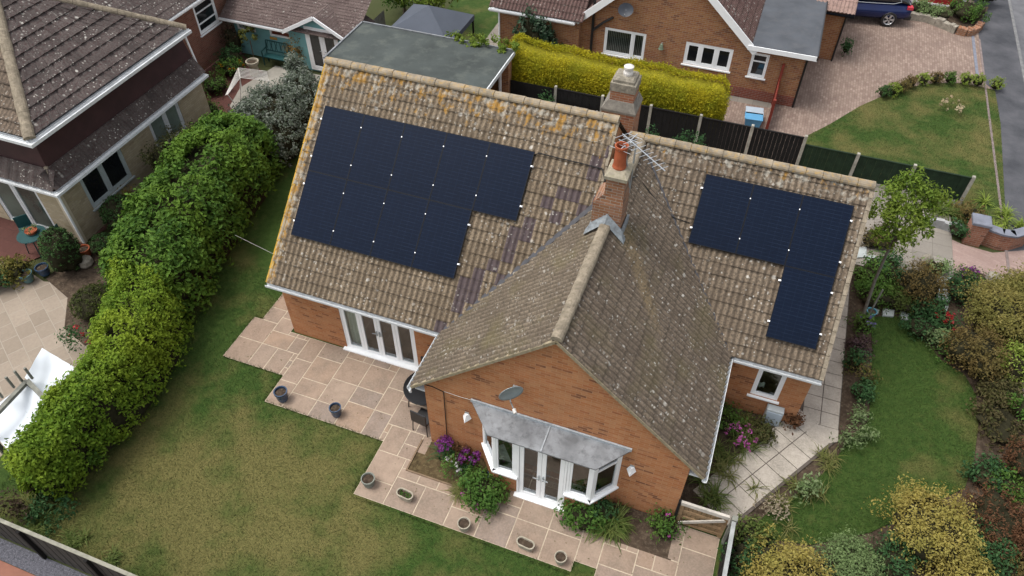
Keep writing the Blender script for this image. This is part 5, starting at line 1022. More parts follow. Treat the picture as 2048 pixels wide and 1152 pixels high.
# ================================================================== pots, table and chairs
def round_pot(x, y, label, r, h, mat, group):
    t = thing('round_pot', label, 'plant pot', (x, y, .03), 0, group); MB().lathe([(r*.74,0),(r*.85,h*.2),(r*.98,h*.75),(r*1.06,h*.86),(r*1.06,h),(r*.9,h),(r*.86,h*.8)], (x, y, .03), 26).build('bowl', mat, t, smooth=False); MB().lathe([(r*.87, 0), (r*.4, .03)], (x, y, .03+h*.8), 16).build('soil', SOIL, t); return t
round_pot(1.08, -1.85, 'blue glazed pot at the lawn corner of the patio, larger of the two', .17, .36, BLUEG, 'pots along the patio edge'); round_pot(2.66, -1.78, 'smaller blue glazed pot further along the patio edge', .15, .33, BLUEG, 'pots along the patio edge')
round_pot(4.40, -3.28, 'grey-green round stone pot at the outer patio corner', .16, .28, STONEG, 'pots along the patio edge'); round_pot(7.0, -3.52, 'round cream stone pot midway between the two oval troughs', .145, .26, STONEP, 'pots along the patio edge'); round_pot(9.33, -3.5, 'round cream stone pot nearest the bottom edge, right of the second trough', .135, .25, STONEP, 'pots along the patio edge')
def trough(x, y, rz, label, plants):
    t = thing('oval_trough', label, 'trough', (x, y, .03), rz, 'pots along the patio edge'); 
    def ov(L, W, n=12): return [((L/2-W/2)*(1 if math.cos(a) > 0 else -1)+W/2*math.cos(a), W/2*math.sin(a)) for a in [2*math.pi*(k+.5)/(2*n) for k in range(2*n)]]
    prof = [(.36,.17,0),(.40,.2,.14),(.44,.23,.17),(.44,.23,.2),(.38,.17,.2),(.37,.16,.15)]; vs = []; fs = []; n = 24
    for L, W, z in prof: vs += [(a, b, z) for a, b in ov(L, W)]
    for i in range(len(prof)-1):
        for k in range(n): fs.append((i*n+k, i*n+(k+1) % n, (i+1)*n+(k+1) % n, (i+1)*n+k))
    MB().add(vs, fs).build('bowl', STONEP, t, local=True); MB().add([(a, b, .155) for a, b in ov(.375, .165)], [tuple(range(n))]).build('soil', SOIL, t, local=True)
    if plants: 
        P = np.array([(random.uniform(-.15, .15), random.uniform(-.06, .06), .17) for _ in range(70)]); V, F = leaf_quads(P, np.tile([[0, 0, 1.]], (70, 1)), .05, .4); np_mesh('seedlings', V, F, F_GREEN, t)
trough(5.38, -3.3, -.1, 'oval cream trough with low green seedlings', True); trough(8.48, -3.45, -.1, 'oval cream trough holding bare soil', False)
tb = thing('round_table', 'round black garden table half hidden under the gable eave', 'table', (4.72, -.62, .03))
MB().lathe([(0.01,.72),(.55,.72),(.57,.705),(.57,.69),(.55,.68),(.01,.68)], (4.72, -.62, .03), 32).build('tabletop', plain('black_gloss_top', (.008,.008,.009), .3, .3, 0, .2, 3, 0), tb)
for a in (.6, 2.2, 3.75, 5.3): MB().tube([(4.72+.42*math.cos(a), -.62+.42*math.sin(a), .7), (4.72+.5*math.cos(a), -.62+.5*math.sin(a), .03)], .018, 6).build('leg', BLACKP, tb)
def chair(x, y, rz, label):
    t = thing('garden_chair', label, 'chair', (x, y, .03), rz, 'black chairs at the round table'); MB().box(-.22, .22, -.22, .22, .42, .45, .01).build('seat', BLACKP, t, local=True); MB().box(-.22, .22, .2, .235, .45, .88, .01).build('backrest', BLACKP, t, local=True)
    for a in (-.2, .2):
        for b in (-.2, .2): MB().tube([(a, b, .42), (a*1.1, b*1.15, 0)], .015, 6).build('leg', BLACKP, t, local=True)
chair(4.5, -.05, .15, 'black garden chair between the folding doors and the round table'); chair(4.98, -1.32, 3.0, 'black garden chair tucked under the corner of the gable')
# left neighbour's table
gt2 = thing('patio_table', 'dark green round table with a flower bowl outside the patio door', 'table', (-9.3, .45, 0)); MB().lathe([(.01,.7),(.42,.7),(.43,.68),(.01,.67)], (-9.3, .45, 0), 22).build('tabletop', TEAL_D, gt2)
for a in (.8, 2.4, 3.9, 5.5): MB().tube([(-9.3+.25*math.cos(a), .45+.25*math.sin(a), .68), (-9.3+.36*math.cos(a), .45+.36*math.sin(a), 0)], .018, 6).build('leg', TEAL_D, gt2)
fbw = thing('flower_bowl', 'terracotta bowl of cream flowers on the dark green table', 'planter', (-9.3, .5, .7)); MB().lathe([(.12,0),(.18,.1),(.19,.12),(.16,.11)], (-9.3, .5, .7), 14).build('bowl', TERRA, fbw); blob_leaves('flowers', [((-9.3, .5, .85), (.17, .17, .09))], 160, .05, F_EUPH, fbw, (-9.3, .5, .7), .05)
for (x, y, a, lb) in ((-9.95, .75, .9, 'dark green chair left of the patio table'), (-8.85, .75, -1.2, 'dark green chair right of the patio table, near the corner')):
    t = thing('metal_chair', lb, 'chair', (x, y, 0), a, 'green chairs round the patio table'); MB().box(-.2, .2, -.2, .2, .43, .455, .01).build('seat', TEAL_D, t, local=True); MB().box(-.2, .2, .18, .21, .455, .86, .01).build('backrest', TEAL_D, t, local=True)
    for u in (-.18, .18):
        for b in (-.18, .18): MB().tube([(u, b, .43), (u, b, 0)], .014, 6).build('leg', TEAL_D, t, local=True)
# timber frame with tarpaulin beyond the hedge
pf = thing('timber_pergola', 'grey weathered timber frame with short uprights behind the left hedge', 'pergola', (-4.4, -4.6, 0))
z0 = 1.55; pk = gp(55, 762, z0); pe = gp(92, 800, z0); pw_ = gp(0, 820, z0); pw2 = pk+(pw_-pk)*1.6; pe2 = pk+(pe-pk)*1.25
MB().bar(pk, pe2, .11, .09).build('beam', TIMBER_G, pf); MB().bar(pk, pw2, .11, .09).build('beam', TIMBER_G, pf)
for (px_, py_) in ((65,757),(45,763),(28,775),(5,795)):
    b = gp(px_, py_, z0); MB().bar(b, b+Vector((0, 0, .42)), .05, .05).build('upright', TIMBER_G, pf)
for q in (pk, pe2, pw2): MB().box(q.x-.05, q.x+.05, q.y-.05, q.y+.05, 0, z0-.05).build('post', TIMBER_G, pf)
def sheet_cloth(name, label, corners, sag, n=14):
    a, b, c, d_ = [Vector(p) for p in corners]; vs = []; fs = []
    for i in range(n+1):
        for j in range(n+1):
            u, v = i/n, j/n; p = a.lerp(b, u).lerp(d_.lerp(c, u), v); p.z += -sag*math.sin(math.pi*u)*math.sin(math.pi*v)+.022*math.sin(6*u+4*v)*math.sin(5*v)+.008*math.sin(17*u-6*v); vs.append(p)
    for i in range(n):
        for j in range(n): fs.append((i*(n+1)+j, (i+1)*(n+1)+j, (i+1)*(n+1)+j+1, i*(n+1)+j+1))
    nb = len(vs); vs += [p-Vector((0, 0, .012)) for p in vs]; fs += [tuple(k+nb for k in f[::-1]) for f in fs]
    return tag(MB().add(vs, fs).build(name, SHEETW, None, loc=tuple(a), smooth=True), label, 'tarpaulin', 'white tarpaulins behind the hedge')
sheet_cloth('tarpaulin', 'white tarpaulin above the timber beam corner, the upper sheet', [gp(84, 696, 1.6), gp(150, 735, 1.2), gp(100, 800, 1.2), gp(50, 756, 1.5)], .12); sheet_cloth('tarpaulin', 'larger white tarpaulin sloping below the timber beams to the left edge', [gp(50, 768, 1.45), gp(100, 808, 1.2), gp(28, 915, 1.0), gp(-40, 835, 1.2)], .15)
# ================================================================== hedges
def hedge_sections(name, label, secs, n, size, mat, coremat=TWIG, ratio=.5, clump=.16, flat=.5, bulge=.085, extra=None, cat='hedge', core_k=.86, zlow=.1):
    """secs: (y, x_left, x_right, height) along y, or a function of position along the run"""
    secs = [Vector(s_) if False else s_ for s_ in secs]; loc = Vector(((secs[0][1]+secs[0][2])/2, secs[0][0], 0)); t = thing(name, label, cat, loc)
    S = np.array(secs, float); L = len(S)
    def surf(f, th, k=1.0):
        i = np.clip((f*(L-1)).astype(int), 0, L-2); w = f*(L-1)-i; q = S[i]*(1-w)[:, None]+S[i+1]*w[:, None]
        cx = (q[:, 1]+q[:, 2])/2; hw = (q[:, 2]-q[:, 1])/2; h = q[:, 3]
        ca, sa = np.cos(th), np.sin(th); e = .62
        endt = np.sqrt(np.clip(1-np.clip((np.abs(f-.5)*2-.9)/.1, 0, 1)**2, 0, 1))
        bx = 1+bulge*np.sin(q[:, 0]*2.9+th*1.3)+bulge*.6*np.sin(q[:, 0]*6.1+2*th+1)
        x = cx+hw*k*np.sign(ca)*np.abs(ca)**e*bx*(.35+.65*endt); z = zlow+(h*k*(.55+.45*endt)-zlow)*np.abs(sa)**e*(1+.4*(bx-1))
        return np.stack([x, q[:, 0], z], 1), np.stack([ca, 0*ca, sa], 1)
    # dark heart
    nf, nt_ = 40, 14; ff, tt = np.meshgrid(np.linspace(0.01, .99, nf), np.linspace(0, math.pi, nt_), indexing='ij'); P, _ = surf(ff.ravel(), tt.ravel(), core_k)
    F = np.array([(i*nt_+j, i*nt_+j+1, (i+1)*nt_+j+1, (i+1)*nt_+j) for i in range(nf-1) for j in range(nt_-1)]); np_mesh('twigs', P, F, coremat, t, loc)
    nc = n//22; fc = RNG.uniform(0, 1, nc); tc = RNG.uniform(0, math.pi, nc); C, Nn = surf(fc, tc, 1.0); C += Nn*RNG.normal(0, .05, (nc, 1)); j = RNG.integers(0, nc, n); e = RNG.normal(size=(n, 3)); e /= np.linalg.norm(e, axis=1)[:, None]; e += Nn[j]*.5
    P = C[j]+e*clump*RNG.uniform(.5, 1.1, (n, 1)); P[:, 2] = np.maximum(P[:, 2], .03); N = e*.5+Nn[j]*.6; N[:, 2] += .3
    ns = 170; sb, sn = surf(RNG.uniform(0.02, .98, ns), RNG.uniform(.5, 2.7, ns)); sd = sn*.6+RNG.normal(0, .35, (ns, 3)); sd[:, 2] += .7; sd /= np.linalg.norm(sd, axis=1)[:, None]; kk = RNG.integers(0, ns, ns*11); ss = RNG.uniform(0, .3, (len(kk), 1))*RNG.uniform(.5, 1.3, (ns, 1))[kk]
    P = np.concatenate([P, sb[kk]+sd[kk]*ss+RNG.normal(0, .025, (len(kk), 3))]); N = np.concatenate([N, RNG.normal(size=(len(kk), 3))+[0, 0, .8]])
    V, F = leaf_quads(P, N, size, flat, ratio); np_mesh('foliage', V, F, mat, t, loc); return t
hedge_sections('privet_hedge', 'bright green clipped hedge along the left lawn, lower and finer leaved half', [(-6.4,-2.95,-2.2,1.75),(-5.6,-2.95,-2.05,1.95),(-4.4,-3.0,-1.95,2.05),(-3,-3.3,-1.95,2.1),(-1.6,-4.15,-2.3,2.15),(-.4,-4.9,-2.85,2.1)], 36000, .085, F_PRIVET, clump=.14)
hedge_sections('laurel_hedge', 'dark glossy broad leaved hedge beside the left patio, taller upper half', [(-.9,-4.9,-2.75,1.9),(.3,-5.5,-3.0,2.25),(1.8,-5.95,-3.3,2.4),(3.3,-6.15,-3.55,2.5),(4.8,-6.35,-3.8,2.6),(6.0,-6.3,-4.2,2.3),(6.9,-6.0,-4.6,1.6)], 26000, .135, F_LAUREL, clump=.2)
shrub('thorny_shrub', 'straggly brownish shrub between the mansard house and the dark hedge', 'shrub', (-6.95, 5.2), 1.05, 1.75, leaf_mat('dull_olive_leaf', [(.05,.06,.02),(.08,.085,.03),(.11,.1,.04)], None, 1.5), 3600, .085, 6, clump=.24, ry=1.4)
shrub('berberis_bush', 'small red-tinged bush below the mansard house window', 'shrub', (-7.2, 2.9), .55, 1.1, leaf_mat('reddish_olive_leaf', [(.09,.09,.02),(.12,.1,.025),(.16,.08,.03)], None, 1.5), 900, .08, 4)
sv = thing('variegated_shrub', 'silvery white variegated shrub beside the lichened left verge', 'shrub', (-5.4, 8.6, 0)); el = [((-5.35, 8.1, 1.0), (1.1, 1.3, 1.1)), ((-5.0, 9.4, 1.0), (.85, 1.0, 1.0)), ((-5.5, 10.3, 1.05), (.4, .45, .85)), ((-4.6, 7.4, .8), (.7, .8, .9)), ((-6.1, 7.6, .8), (.7, .8, .85)), ((-5.8, 10.55, 1.5), (.24, .28, .7))]
blob_core('twigs', el, TWIG, sv, (-5.4, 8.6, 0), .84); blob_leaves('foliage', el, 20000, .075, F_SILV, sv, (-5.4, 8.6, 0), .16, ratio=.6, rough=.07)
# golden hedge: run along x, built by turning the section frame
gh = thing('golden_hedge', 'tall golden yellow clipped conifer hedge behind the dark fence', 'hedge', (5.7, 14.3, 0)); n = 72000
def gsurf(x, th, k=1.0):
    u = (x-1.35)/(9.95-1.35); e = .38; ca, sa = np.cos(th), np.sin(th); endt = np.sqrt(np.clip(1-np.clip((np.abs(u-.5)*2-.88)/.12, 0, 1)**2.2, 0, 1)); h = 2.12+.3*np.exp(-((u-.04)/.1)**2)+.05*np.sin(x*2.1)+.03*np.sin(x*5.3); hw = (.86+.05*np.sin(x*1.7+th))*(.3+.7*endt)
    y = 14.27+hw*k*np.sign(ca)*np.abs(ca)**e; z = .35+(h*k*(.62+.38*endt)-.35)*np.abs(sa)**e; return np.stack([x, y, z], 1), np.stack([0*ca+(u > .97)*.8-(u < .03)*.8, np.sign(ca)*np.abs(ca), sa], 1)
ff, tt = np.meshgrid(np.linspace(1.42, 9.88, 50), np.linspace(0, math.pi, 16), indexing='ij'); P, _ = gsurf(ff.ravel(), tt.ravel(), .93); F = np.array([(i*16+j, i*16+j+1, (i+1)*16+j+1, (i+1)*16+j) for i in range(49) for j in range(15)]); np_mesh('twigs', P, F, plain('olive_twigs', (.2,.18,.015), .95, .1), gh, (5.7, 14.3, 0))
th = RNG.uniform(0, math.pi, n); th = np.where(RNG.uniform(0, 1, n) < .6, math.pi/2+(th-math.pi/2)*1.0, math.pi*(.72+.28*RNG.uniform(0, 1, n))); P, N = gsurf(RNG.uniform(1.35, 9.95, n), th); P += N*RNG.normal(.0, .035, (n, 1))+RNG.normal(0, .02, (n, 3)); top = N[:, 2] > .8; P[top, 2] += np.abs(RNG.normal(0, .05, top.sum())); V, F = leaf_quads(P, N, .065, .35, .4); np_mesh('foliage', V, F, F_GOLD, gh, (5.7, 14.3, 0))
iv = thing('climbing_vine', 'bright green vine spilling over the corner of the garage roof', 'climber', (1.0, 13.5, 2.4)); el = [((.3, 13.55, 2.42), (.5, .22, .16)), ((1.1, 13.5, 2.45), (.6, .28, .18)), ((1.7, 13.6, 2.4), (.35, .3, .2)), ((-.4, 13.6, 2.4), (.35, .15, .1))]; blob_leaves('foliage', el, 1300, .11, F_TREE, iv, (1.0, 13.5, 2.4), .12); MB().tube([(1.2, 13.62, 0), (1.1, 13.6, 1.2), (1.2, 13.58, 2.4)], .03, 6).build('stem', BARK, iv)
shrub('climbing_shrub', 'dark green large leaved shrub against the rear bungalow left wall', 'shrub', (1.75, 16.75), .95, 2.05, leaf_mat('glossy_dark_leaf', [(.02,.05,.025),(.035,.075,.035),(.06,.1,.06),(.12,.15,.1)], None, 1.5), 2200, .13, 4, clump=.2, ry=.35)
# trees at the top edge
def tree(name, label, x, y, h, r, mat, n, size, trunk_r=.09, bare=.35, group=None, depth=.35, lobes=6):
    t = thing(name, label, 'tree', (x, y, 0), 0, group); tr = MB(); top = Vector((x, y, h*.72)); tr.tube([(x, y, -.05), (x+.03, y-.02, h*bare*.6), (x, y, h*bare), (x+.05, y+.03, h*.72)], [trunk_r*1.25, trunk_r, trunk_r*.85, trunk_r*.35], 8)
    ells = []
    for i in range(lobes):
        a = 2*math.pi*i/lobes+random.uniform(-.4, .4); q = random.uniform(.35, .6); zc = h*random.uniform(bare+.15, .85); c = Vector((x+math.cos(a)*r*q, y+math.sin(a)*r*q, zc)); ells.append((tuple(c), (r*random.uniform(.42, .58), r*random.uniform(.42, .58), h*(1-bare)*random.uniform(.22, .32)))); tr.tube([(x, y, h*bare*random.uniform(.8, 1.15)), tuple(Vector((x, y, h*bare)).lerp(c, .5)+Vector((0, 0, .08))), tuple(c)], [trunk_r*.5, trunk_r*.35, trunk_r*.12], 6)
    ells.append(((x, y, h*.82), (r*.5, r*.5, h*(1-bare)*.28))); tr.build('trunk', BARK, t); blob_leaves('crown', ells, n, size, mat, t, (x, y, 0), .24*max(.6, r/1.2), depth=depth, nclump=n//20); return t
rt_ = thing('young_tree', 'slender young tree with pale green crown right of the solar roof', 'tree', (15.36, 6.3, 0)); c0 = gy(1800, 440, 6.4)
MB().tube([(15.36, 6.3, -.05), tuple(Vector((15.36, 6.3, 0)).lerp(c0, .45)+Vector((-.05, 0, .0))), tuple(Vector((15.36, 6.3, 0)).lerp(c0, .75)), tuple(c0+Vector((0, 0, .4)))], [.05, .042, .035, .015], 8).build('trunk', plain('grey_bark', (.16,.15,.13), .95, .15, 0, .3, 9, .4), rt_)
br = MB(); el = []
for (dx, dy, dz, r_, rz_) in ((0,0,0,.42,.55),(-.38,.1,-.15,.32,.4),(.4,.0,-.2,.34,.42),(-.1,.3,.45,.36,.42),(.35,.25,.5,.3,.4),(-.42,.2,.4,.26,.36),(.1,-.25,-.5,.34,.36),(.5,.3,.1,.28,.3),(-.2,-.1,-.55,.28,.3),(.75,.5,.35,.2,.3),(.0,.4,.85,.2,.35)):
    c = c0+Vector((dx, dy, dz)); el.append((tuple(c), (r_, r_, rz_))); br.tube([tuple(Vector((15.36, 6.3, 0)).lerp(c0, .75)), tuple(Vector((15.36, 6.3, 0)).lerp(c0, .9)+Vector((dx, dy, 0))*.4), tuple(c)], [.02, .014, .005], 5)
br.build('branches', BARK, rt_); blob_leaves('crown', el, 5200, .1, F_TREE, rt_, (15.36, 6.3, 0), .16, depth=.25, nclump=330, ratio=.42)
MB().tube([(15.5, 6.5, -.05), (15.55, 6.6, 1.25)], .025, 6).build('stake', TIMBER_G, rt_)
tree('garden_tree', 'bright green leafy tree at the top edge behind the grey gazebo', -3.9, 18.6, 2.3, 1.5, F_TREE, 5200, .13, bare=.12); tree('garden_tree', 'dark green leafy tree at the top edge left of the gazebo', -5.6, 19.2, 2.2, 1.3, F_GREEN, 4000, .13, bare=.12)
# topiary and tubs at the left
def topiary(label, loc, r, h, mat=F_YEW, n=3000, ry=None):
    t = thing('clipped_bush', label, 'bush', (loc[0], loc[1], 0), 0, 'clipped bushes by the mansard house'); e = [((loc[0], loc[1], h*.5), (r, ry or r, h*.5))]; blob_core('twigs', e, TWIG, t, (loc[0], loc[1], 0), .93, 20); blob_leaves('foliage', e, n, .05, mat, t, (loc[0], loc[1], 0), .05, n//8, rough=.02); return t
topiary('tall egg shaped dark clipped bush by the house corner', (-7.75, .1), .5, 1.6); topiary('dark dome shaped clipped bush under the mansard house window', (-7.4, 2.3), .66, 1.2, ry=.55, n=3200); topiary('low olive green clipped mound against the hedge foot', (-5.75, -1.0), .6, .75, leaf_mat('olive_clip_leaf', [(.05,.065,.015),(.07,.085,.02)], None, 2), 2600); topiary('small dark clipped ball between the two bigger bushes', (-7.3, 1.15), .36, .6, n=1400)
shrub('potted_shrub', 'yellow-green shrub spreading beside the blue pots on the left terrace', 'shrub', (-9.1, -.7), .5, .55, leaf_mat('yellow_green_leaf', [(.1,.1,.02),(.16,.15,.03),(.2,.16,.05)], None, 2), 900, .09, 4); shrub('low_shrub', 'dark green low shrub at the left edge of the stone terrace', 'shrub', (-9.35, -1.25), .5, .5, F_DGREEN, 900, .08, 4); shrub('rose_bush', 'small rose bush with red blooms at the hedge edge', 'shrub', (-5.15, -2.35), .3, .75, F_DGREEN, 380, .07, 3, flowers=(F_RED, 60, .06), core=False)
for (x, y, mt, lb) in ((-8.35, -.35, BLUEG, 'dark blue glazed pot on the left terrace'), (-8.6, -.75, plain('teal_glaze', (.08,.16,.17), .25, .5), 'teal glazed pot in front of the dark blue one'), (-7.75, .75, TERRA, 'terracotta pot at the mansard house corner')): round_pot(x, y, lb, .19, .3, mt, 'pots on the left terrace')
tag(MB().lathe([(.17,0),(.24,.1),(.22,.24),(.1,.32)], (-7.45, .42, 0), 9).build('boulder', STONEW, None, loc=(-7.45, .42, 0)), 'pale boulder beside the tall clipped bush', 'stone')
structure('terrace_border', MB().prism([(-8.2, -.5), (-7.0, -.9), (-6.2, -1.9), (-5.2, -2.2), (-4.9, -1.2), (-6.2, .6), (-7.9, 1.2), (-8.2, .6)], -.05, .005), SOIL)
# planting by the summerhouse
lp = thing('standard_tree', 'lollipop shaped little tree in front of the turquoise wall', 'tree', (-9.6, 12.85, 0)); MB().tube([(-9.6, 12.85, 0), (-9.55, 12.85, 1.0)], .02, 6).build('trunk', BARK, lp); blob_leaves('crown', [((-9.55, 12.85, 1.2), (.36, .36, .3))], 900, .07, leaf_mat('gold_green_leaf', [(.09,.1,.02),(.14,.14,.03)], None, 2), lp, (-9.6, 12.85, 0), .07)
shrub('bronze_bush', 'orange-brown upright bush beside the white summerhouse doors', 'shrub', (-7.45, 12.85), .28, 1.35, leaf_mat('orange_brown_leaf', [(.16,.09,.02),(.22,.13,.03),(.12,.09,.02)], None, 2), 700, .07, 3, core=False)
for (x, y, r, h, mt, lb, fl_) in ((-10.3, 12.2, .55, .7, F_DGREEN, 'dark green bush at the left corner of the summerhouse', None), (-9.9, 11.6, .5, .6, F_GREEN, 'green bush with yellow and orange flowers before the turquoise wall', (F_ORA, 120, .07)), (-9.7, 10.3, .5, .55, F_GREEN, 'round green bush on the red terrace near the clothes airer', None), (-10.6, 13.0, .4, 1.3, leaf_mat('dark_red_green', [(.05,.05,.02),(.09,.04,.03)], None, 2), 'dark reddish upright shrub left of the summerhouse', None), (-8.6, 8.6, .3, .75, F_GREEN, 'leafy plant in a dark tub beside the green trug', None), (-11.0, 10.6, .3, .8, leaf_mat('yellowish_leaf', [(.2,.17,.02),(.12,.12,.02)], None, 2), 'yellow leaved potted plant by the brick extension', None)): shrub('terrace_shrub', lb, 'shrub', (x, y), r, h, mt, int(1400*r), .08, 4, flowers=fl_)
MB_ = round_pot(-8.6, 8.6, 'dark grey tub on the red terrace', .26, .3, plain('dark_tub', (.05,.055,.065), .6, .4), 'tubs on the red terrace'); round_pot(-11.0, 10.6, 'purple-grey tub by the brick extension', .24, .32, plain('plum_tub', (.06,.04,.06), .6, .4), 'tubs on the red terrace')
shrub('lime_shrub', 'lime green low shrub at the end of the stone edging', 'shrub', (-7.2, 7.9), .5, .5, F_LIME, 800, .08, 4)
# ================================================================== front lawn details
bx_ = [(1765,190,F_YEW,'dark clipped box ball, first at the driveway corner'),(1783,186,F_LIME,'lime box ball right beside the dark first one'),(1800,180,F_BRONZE,'bronze box ball, third from the left along the lawn edge'),(1817,172,F_BRONZE,'brown box ball, fourth from the left along the lawn edge'),(1843,165,F_LIME,'lime box ball, fifth from the left along the lawn edge'),(1867,163,F_BRONZE,'brown box ball at the crest of the lawn edge'),(1897,163,F_GREEN,'green box ball, seventh from the left along the lawn edge'),(1928,165,F_LIME,'yellow-green box ball, third from the right on the lawn edge'),(1952,168,F_LIME,'bright green box ball, second from the pavement'),(1988,175,F_LIME,'lime box ball nearest the pavement')]
for (px_, py_, mt, lb) in bx_:
    p = gp(px_, py_+4); t = thing('box_ball', lb, 'bush', (p.x, p.y, 0), 0, 'box balls along the lawn edge'); e = [((p.x, p.y, .22), (.24, .24, .24))]; blob_core('twigs', e, TWIG, t, (p.x, p.y, 0), .72, 12); blob_leaves('foliage', e, 800, .05, mt, t, (p.x, p.y, 0), .06, 60)
p = gp(1897, 222); shrub('pale_rose', 'cream flowered rose bush standing alone on the front lawn', 'shrub', (p.x, p.y), .42, .5, F_GRASS, 240, .06, 4, core=False, flowers=(leaf_mat('cream_petal', [(.5,.42,.28),(.42,.32,.2)], None, 2), 190, .075))
for (px_, py_, r, h, mt, lb) in ((1925,42,.85,.75,F_GREEN,'bright green mound above the curved brick bed'),(1840,28,.6,.4,F_SAGE,'grey-green low plants in the raised bed by the red door'),(1875,38,.5,.35,F_SAGE,'low sage plants behind the stone wall'),(1960,8,.8,1.0,F_DGREEN,'dark shrub at the top edge beside the pavement'),(1688,108,.14,.55,F_DGREEN,'small potted conifer by the black downpipe')): p = gp(px_, py_); shrub('bed_shrub', lb, 'shrub', (p.x, p.y), r, h, mt, int(1500*max(.3, r)), .08, 5, z0=.1 if py_ < 60 else 0)
# tall plants along the rear fence
for (px_, py_, h, lb) in ((1300,275,.75,'green tall plant by the rear fence, next to the chimney'),(1362,290,.8,'green tall plant in the middle of the rear fence'),(1398,298,.75,'green tall plant by the fence post right of the others'),(1650,352,.45,'grey-green bushy plant by the rear fence'),(1090,205,.6,'dark green plant left of the cold frame')):
    p = gp(px_, py_, .9); shrub('tall_plant', lb, 'plant', (p.x, p.y), .16, .55+h, F_DGREEN if h > .5 else F_SAGE, 320, .1, 3, core=False, group='plants along the rear fence')
F_YEL2 = leaf_mat('olive_yellow_leaf', [(.2,.17,.045),(.26,.22,.06),(.31,.27,.09),(.16,.15,.04)], (.17,.17,.045), 1.5)
# ================================================================== right garden
def rs(px_, py_, r, h, mt, lb, name='shrub', n=None, size=.08, fl_=None, cat='shrub', core=True, lobes=5, ry=None, dz=None):
    p = gp(px_, py_); return shrub(name, lb, cat, (p.x, p.y), r, h, mt, n or int(2600*r*r+500), size, lobes, flowers=fl_, core=core, ry=ry)
rs(1735, 565, .55, .75, F_GREEN, 'bright green feathery shrub right against the verge'); rs(1765, 560, .5, .7, F_DGREEN, 'blue-green bush behind the young tree trunk'); rs(1745, 600, .55, .5, F_GREEN, 'mid green low plant below the right verge'); rs(1790, 608, .55, .4, leaf_mat('grassy_leaf', [(.06,.09,.02),(.1,.12,.03)], None, 2), 'grassy green clump beside the tree trunk')
rs(1825, 597, .62, 1.05, F_BRONZE, 'rounded bronze shrub left of the pale slate slabs', 'bronze_shrub', 3200, .06); rs(1850, 625, .5, .45, F_DGREEN, 'dark green low shrub in front of the bronze one'); rs(1910, 592, .42, .6, F_DGREEN, 'green bush between slate slabs and the yellow shrub')
rs(1990, 660, 1.0, 1.3, F_YEL2, 'large yellow shrub above the right lawn', 'yellow_shrub', 15000, .06, lobes=8); rs(2035, 610, .72, 1.0, F_YEL2, 'yellow shrub at the right edge by the front path', 'yellow_shrub', 8000, .06, lobes=6)
rs(1935, 735, .72, 1.05, F_BRONZE, 'rounded bronze-green shrub at the lawn edge below the yellow one', 'bronze_shrub', 3600, .065); rs(1882, 655, .32, .42, F_DGREEN, 'low bush covered in red flowers', 'flowering_bush', 400, .07, (F_RED, 260, .07)); rs(1868, 690, .3, .5, F_EUPH, 'pale green bracts plant right of the lawn tip', 'pale_plant', 420, .09, core=False); rs(1890, 712, .25, .3, F_GREEN, 'small plant with red blooms beside the bronze shrub', 'flowering_plant', 220, .07, (F_RED, 60, .06)); rs(1842, 668, .45, .45, F_DGREEN, 'dark green ground plant along the lawn tip')
rs(2010, 745, .55, .75, F_LIME, 'lime yellow shrub behind the bronze shrub', 'lime_shrub', 1700, .075); rs(2000, 790, .6, .35, leaf_mat('olive_groundcover', [(.06,.065,.02),(.09,.085,.03),(.11,.09,.04)], None, 2), 'olive ground cover right of the lawn', n=1300); rs(1990, 850, .65, .3, leaf_mat('brown_green_cover', [(.07,.06,.025),(.1,.08,.035),(.06,.075,.02)], None, 2), 'brown-green ground cover in the right border', n=1300); rs(2040, 700, .5, .7, F_DGREEN, 'deep green bush at the right edge'); rs(2045, 830, .4, .6, F_GREEN, 'bright green bush at the right edge below')
rs(2035, 945, .55, .8, F_RUST, 'dark plum-brown shrub at the right edge', 'rust_shrub', 1900, .06); rs(1965, 960, .45, .4, F_DGREEN, 'dark green spreading plant at the lawn side of the plum shrub', n=900); rs(2010, 985, .4, .4, F_GREEN, 'green mat plant below the plum-brown shrub', n=800)
rs(1970, 1070, .8, .95, F_RUST, 'large rust brown shrub at the lower right', 'rust_shrub', 4200, .055); rs(1838, 1088, .86, 1.25, F_YEL, 'big golden shrub in front of the rust brown one', 'yellow_shrub', 9500, .058, lobes=8); rs(1552, 1178, .78, 1.1, F_YEL, 'golden shrub at the bottom edge right of the side fence', 'yellow_shrub', 8000, .058, lobes=7); rs(1900, 1165, .5, .8, F_YEL, 'smaller golden shrub at the bottom edge beside the big one', 'yellow_shrub', 4500, .058)
rs(1683, 1160, .72, .85, F_SAGE, 'smooth grey-green dome shrub at the bottom edge', 'dome_shrub', 9000, .05, lobes=2); rs(1950, 1120, .6, .8, F_DGREEN, 'blue-green spreading conifer at the lower right', 'spreading_conifer', 2400, .075); rs(2040, 1110, .6, .9, F_RUST, 'rust brown shrub in the bottom right corner', 'rust_shrub', 2400, .055); rs(1770, 1135, .5, .7, F_DGREEN, 'dark green bush between the dome and the golden shrub'); rs(2010, 1150, .5, .6, F_BRONZE, 'bronze low shrub at the bottom right edge', n=1500)
rs(1500, 1085, .4, .6, F_IRIS, 'yellow-green shrub beside the gate end of the path', n=900); rs(1480, 1130, .35, .6, F_DGREEN, 'dark bush against the side fence')
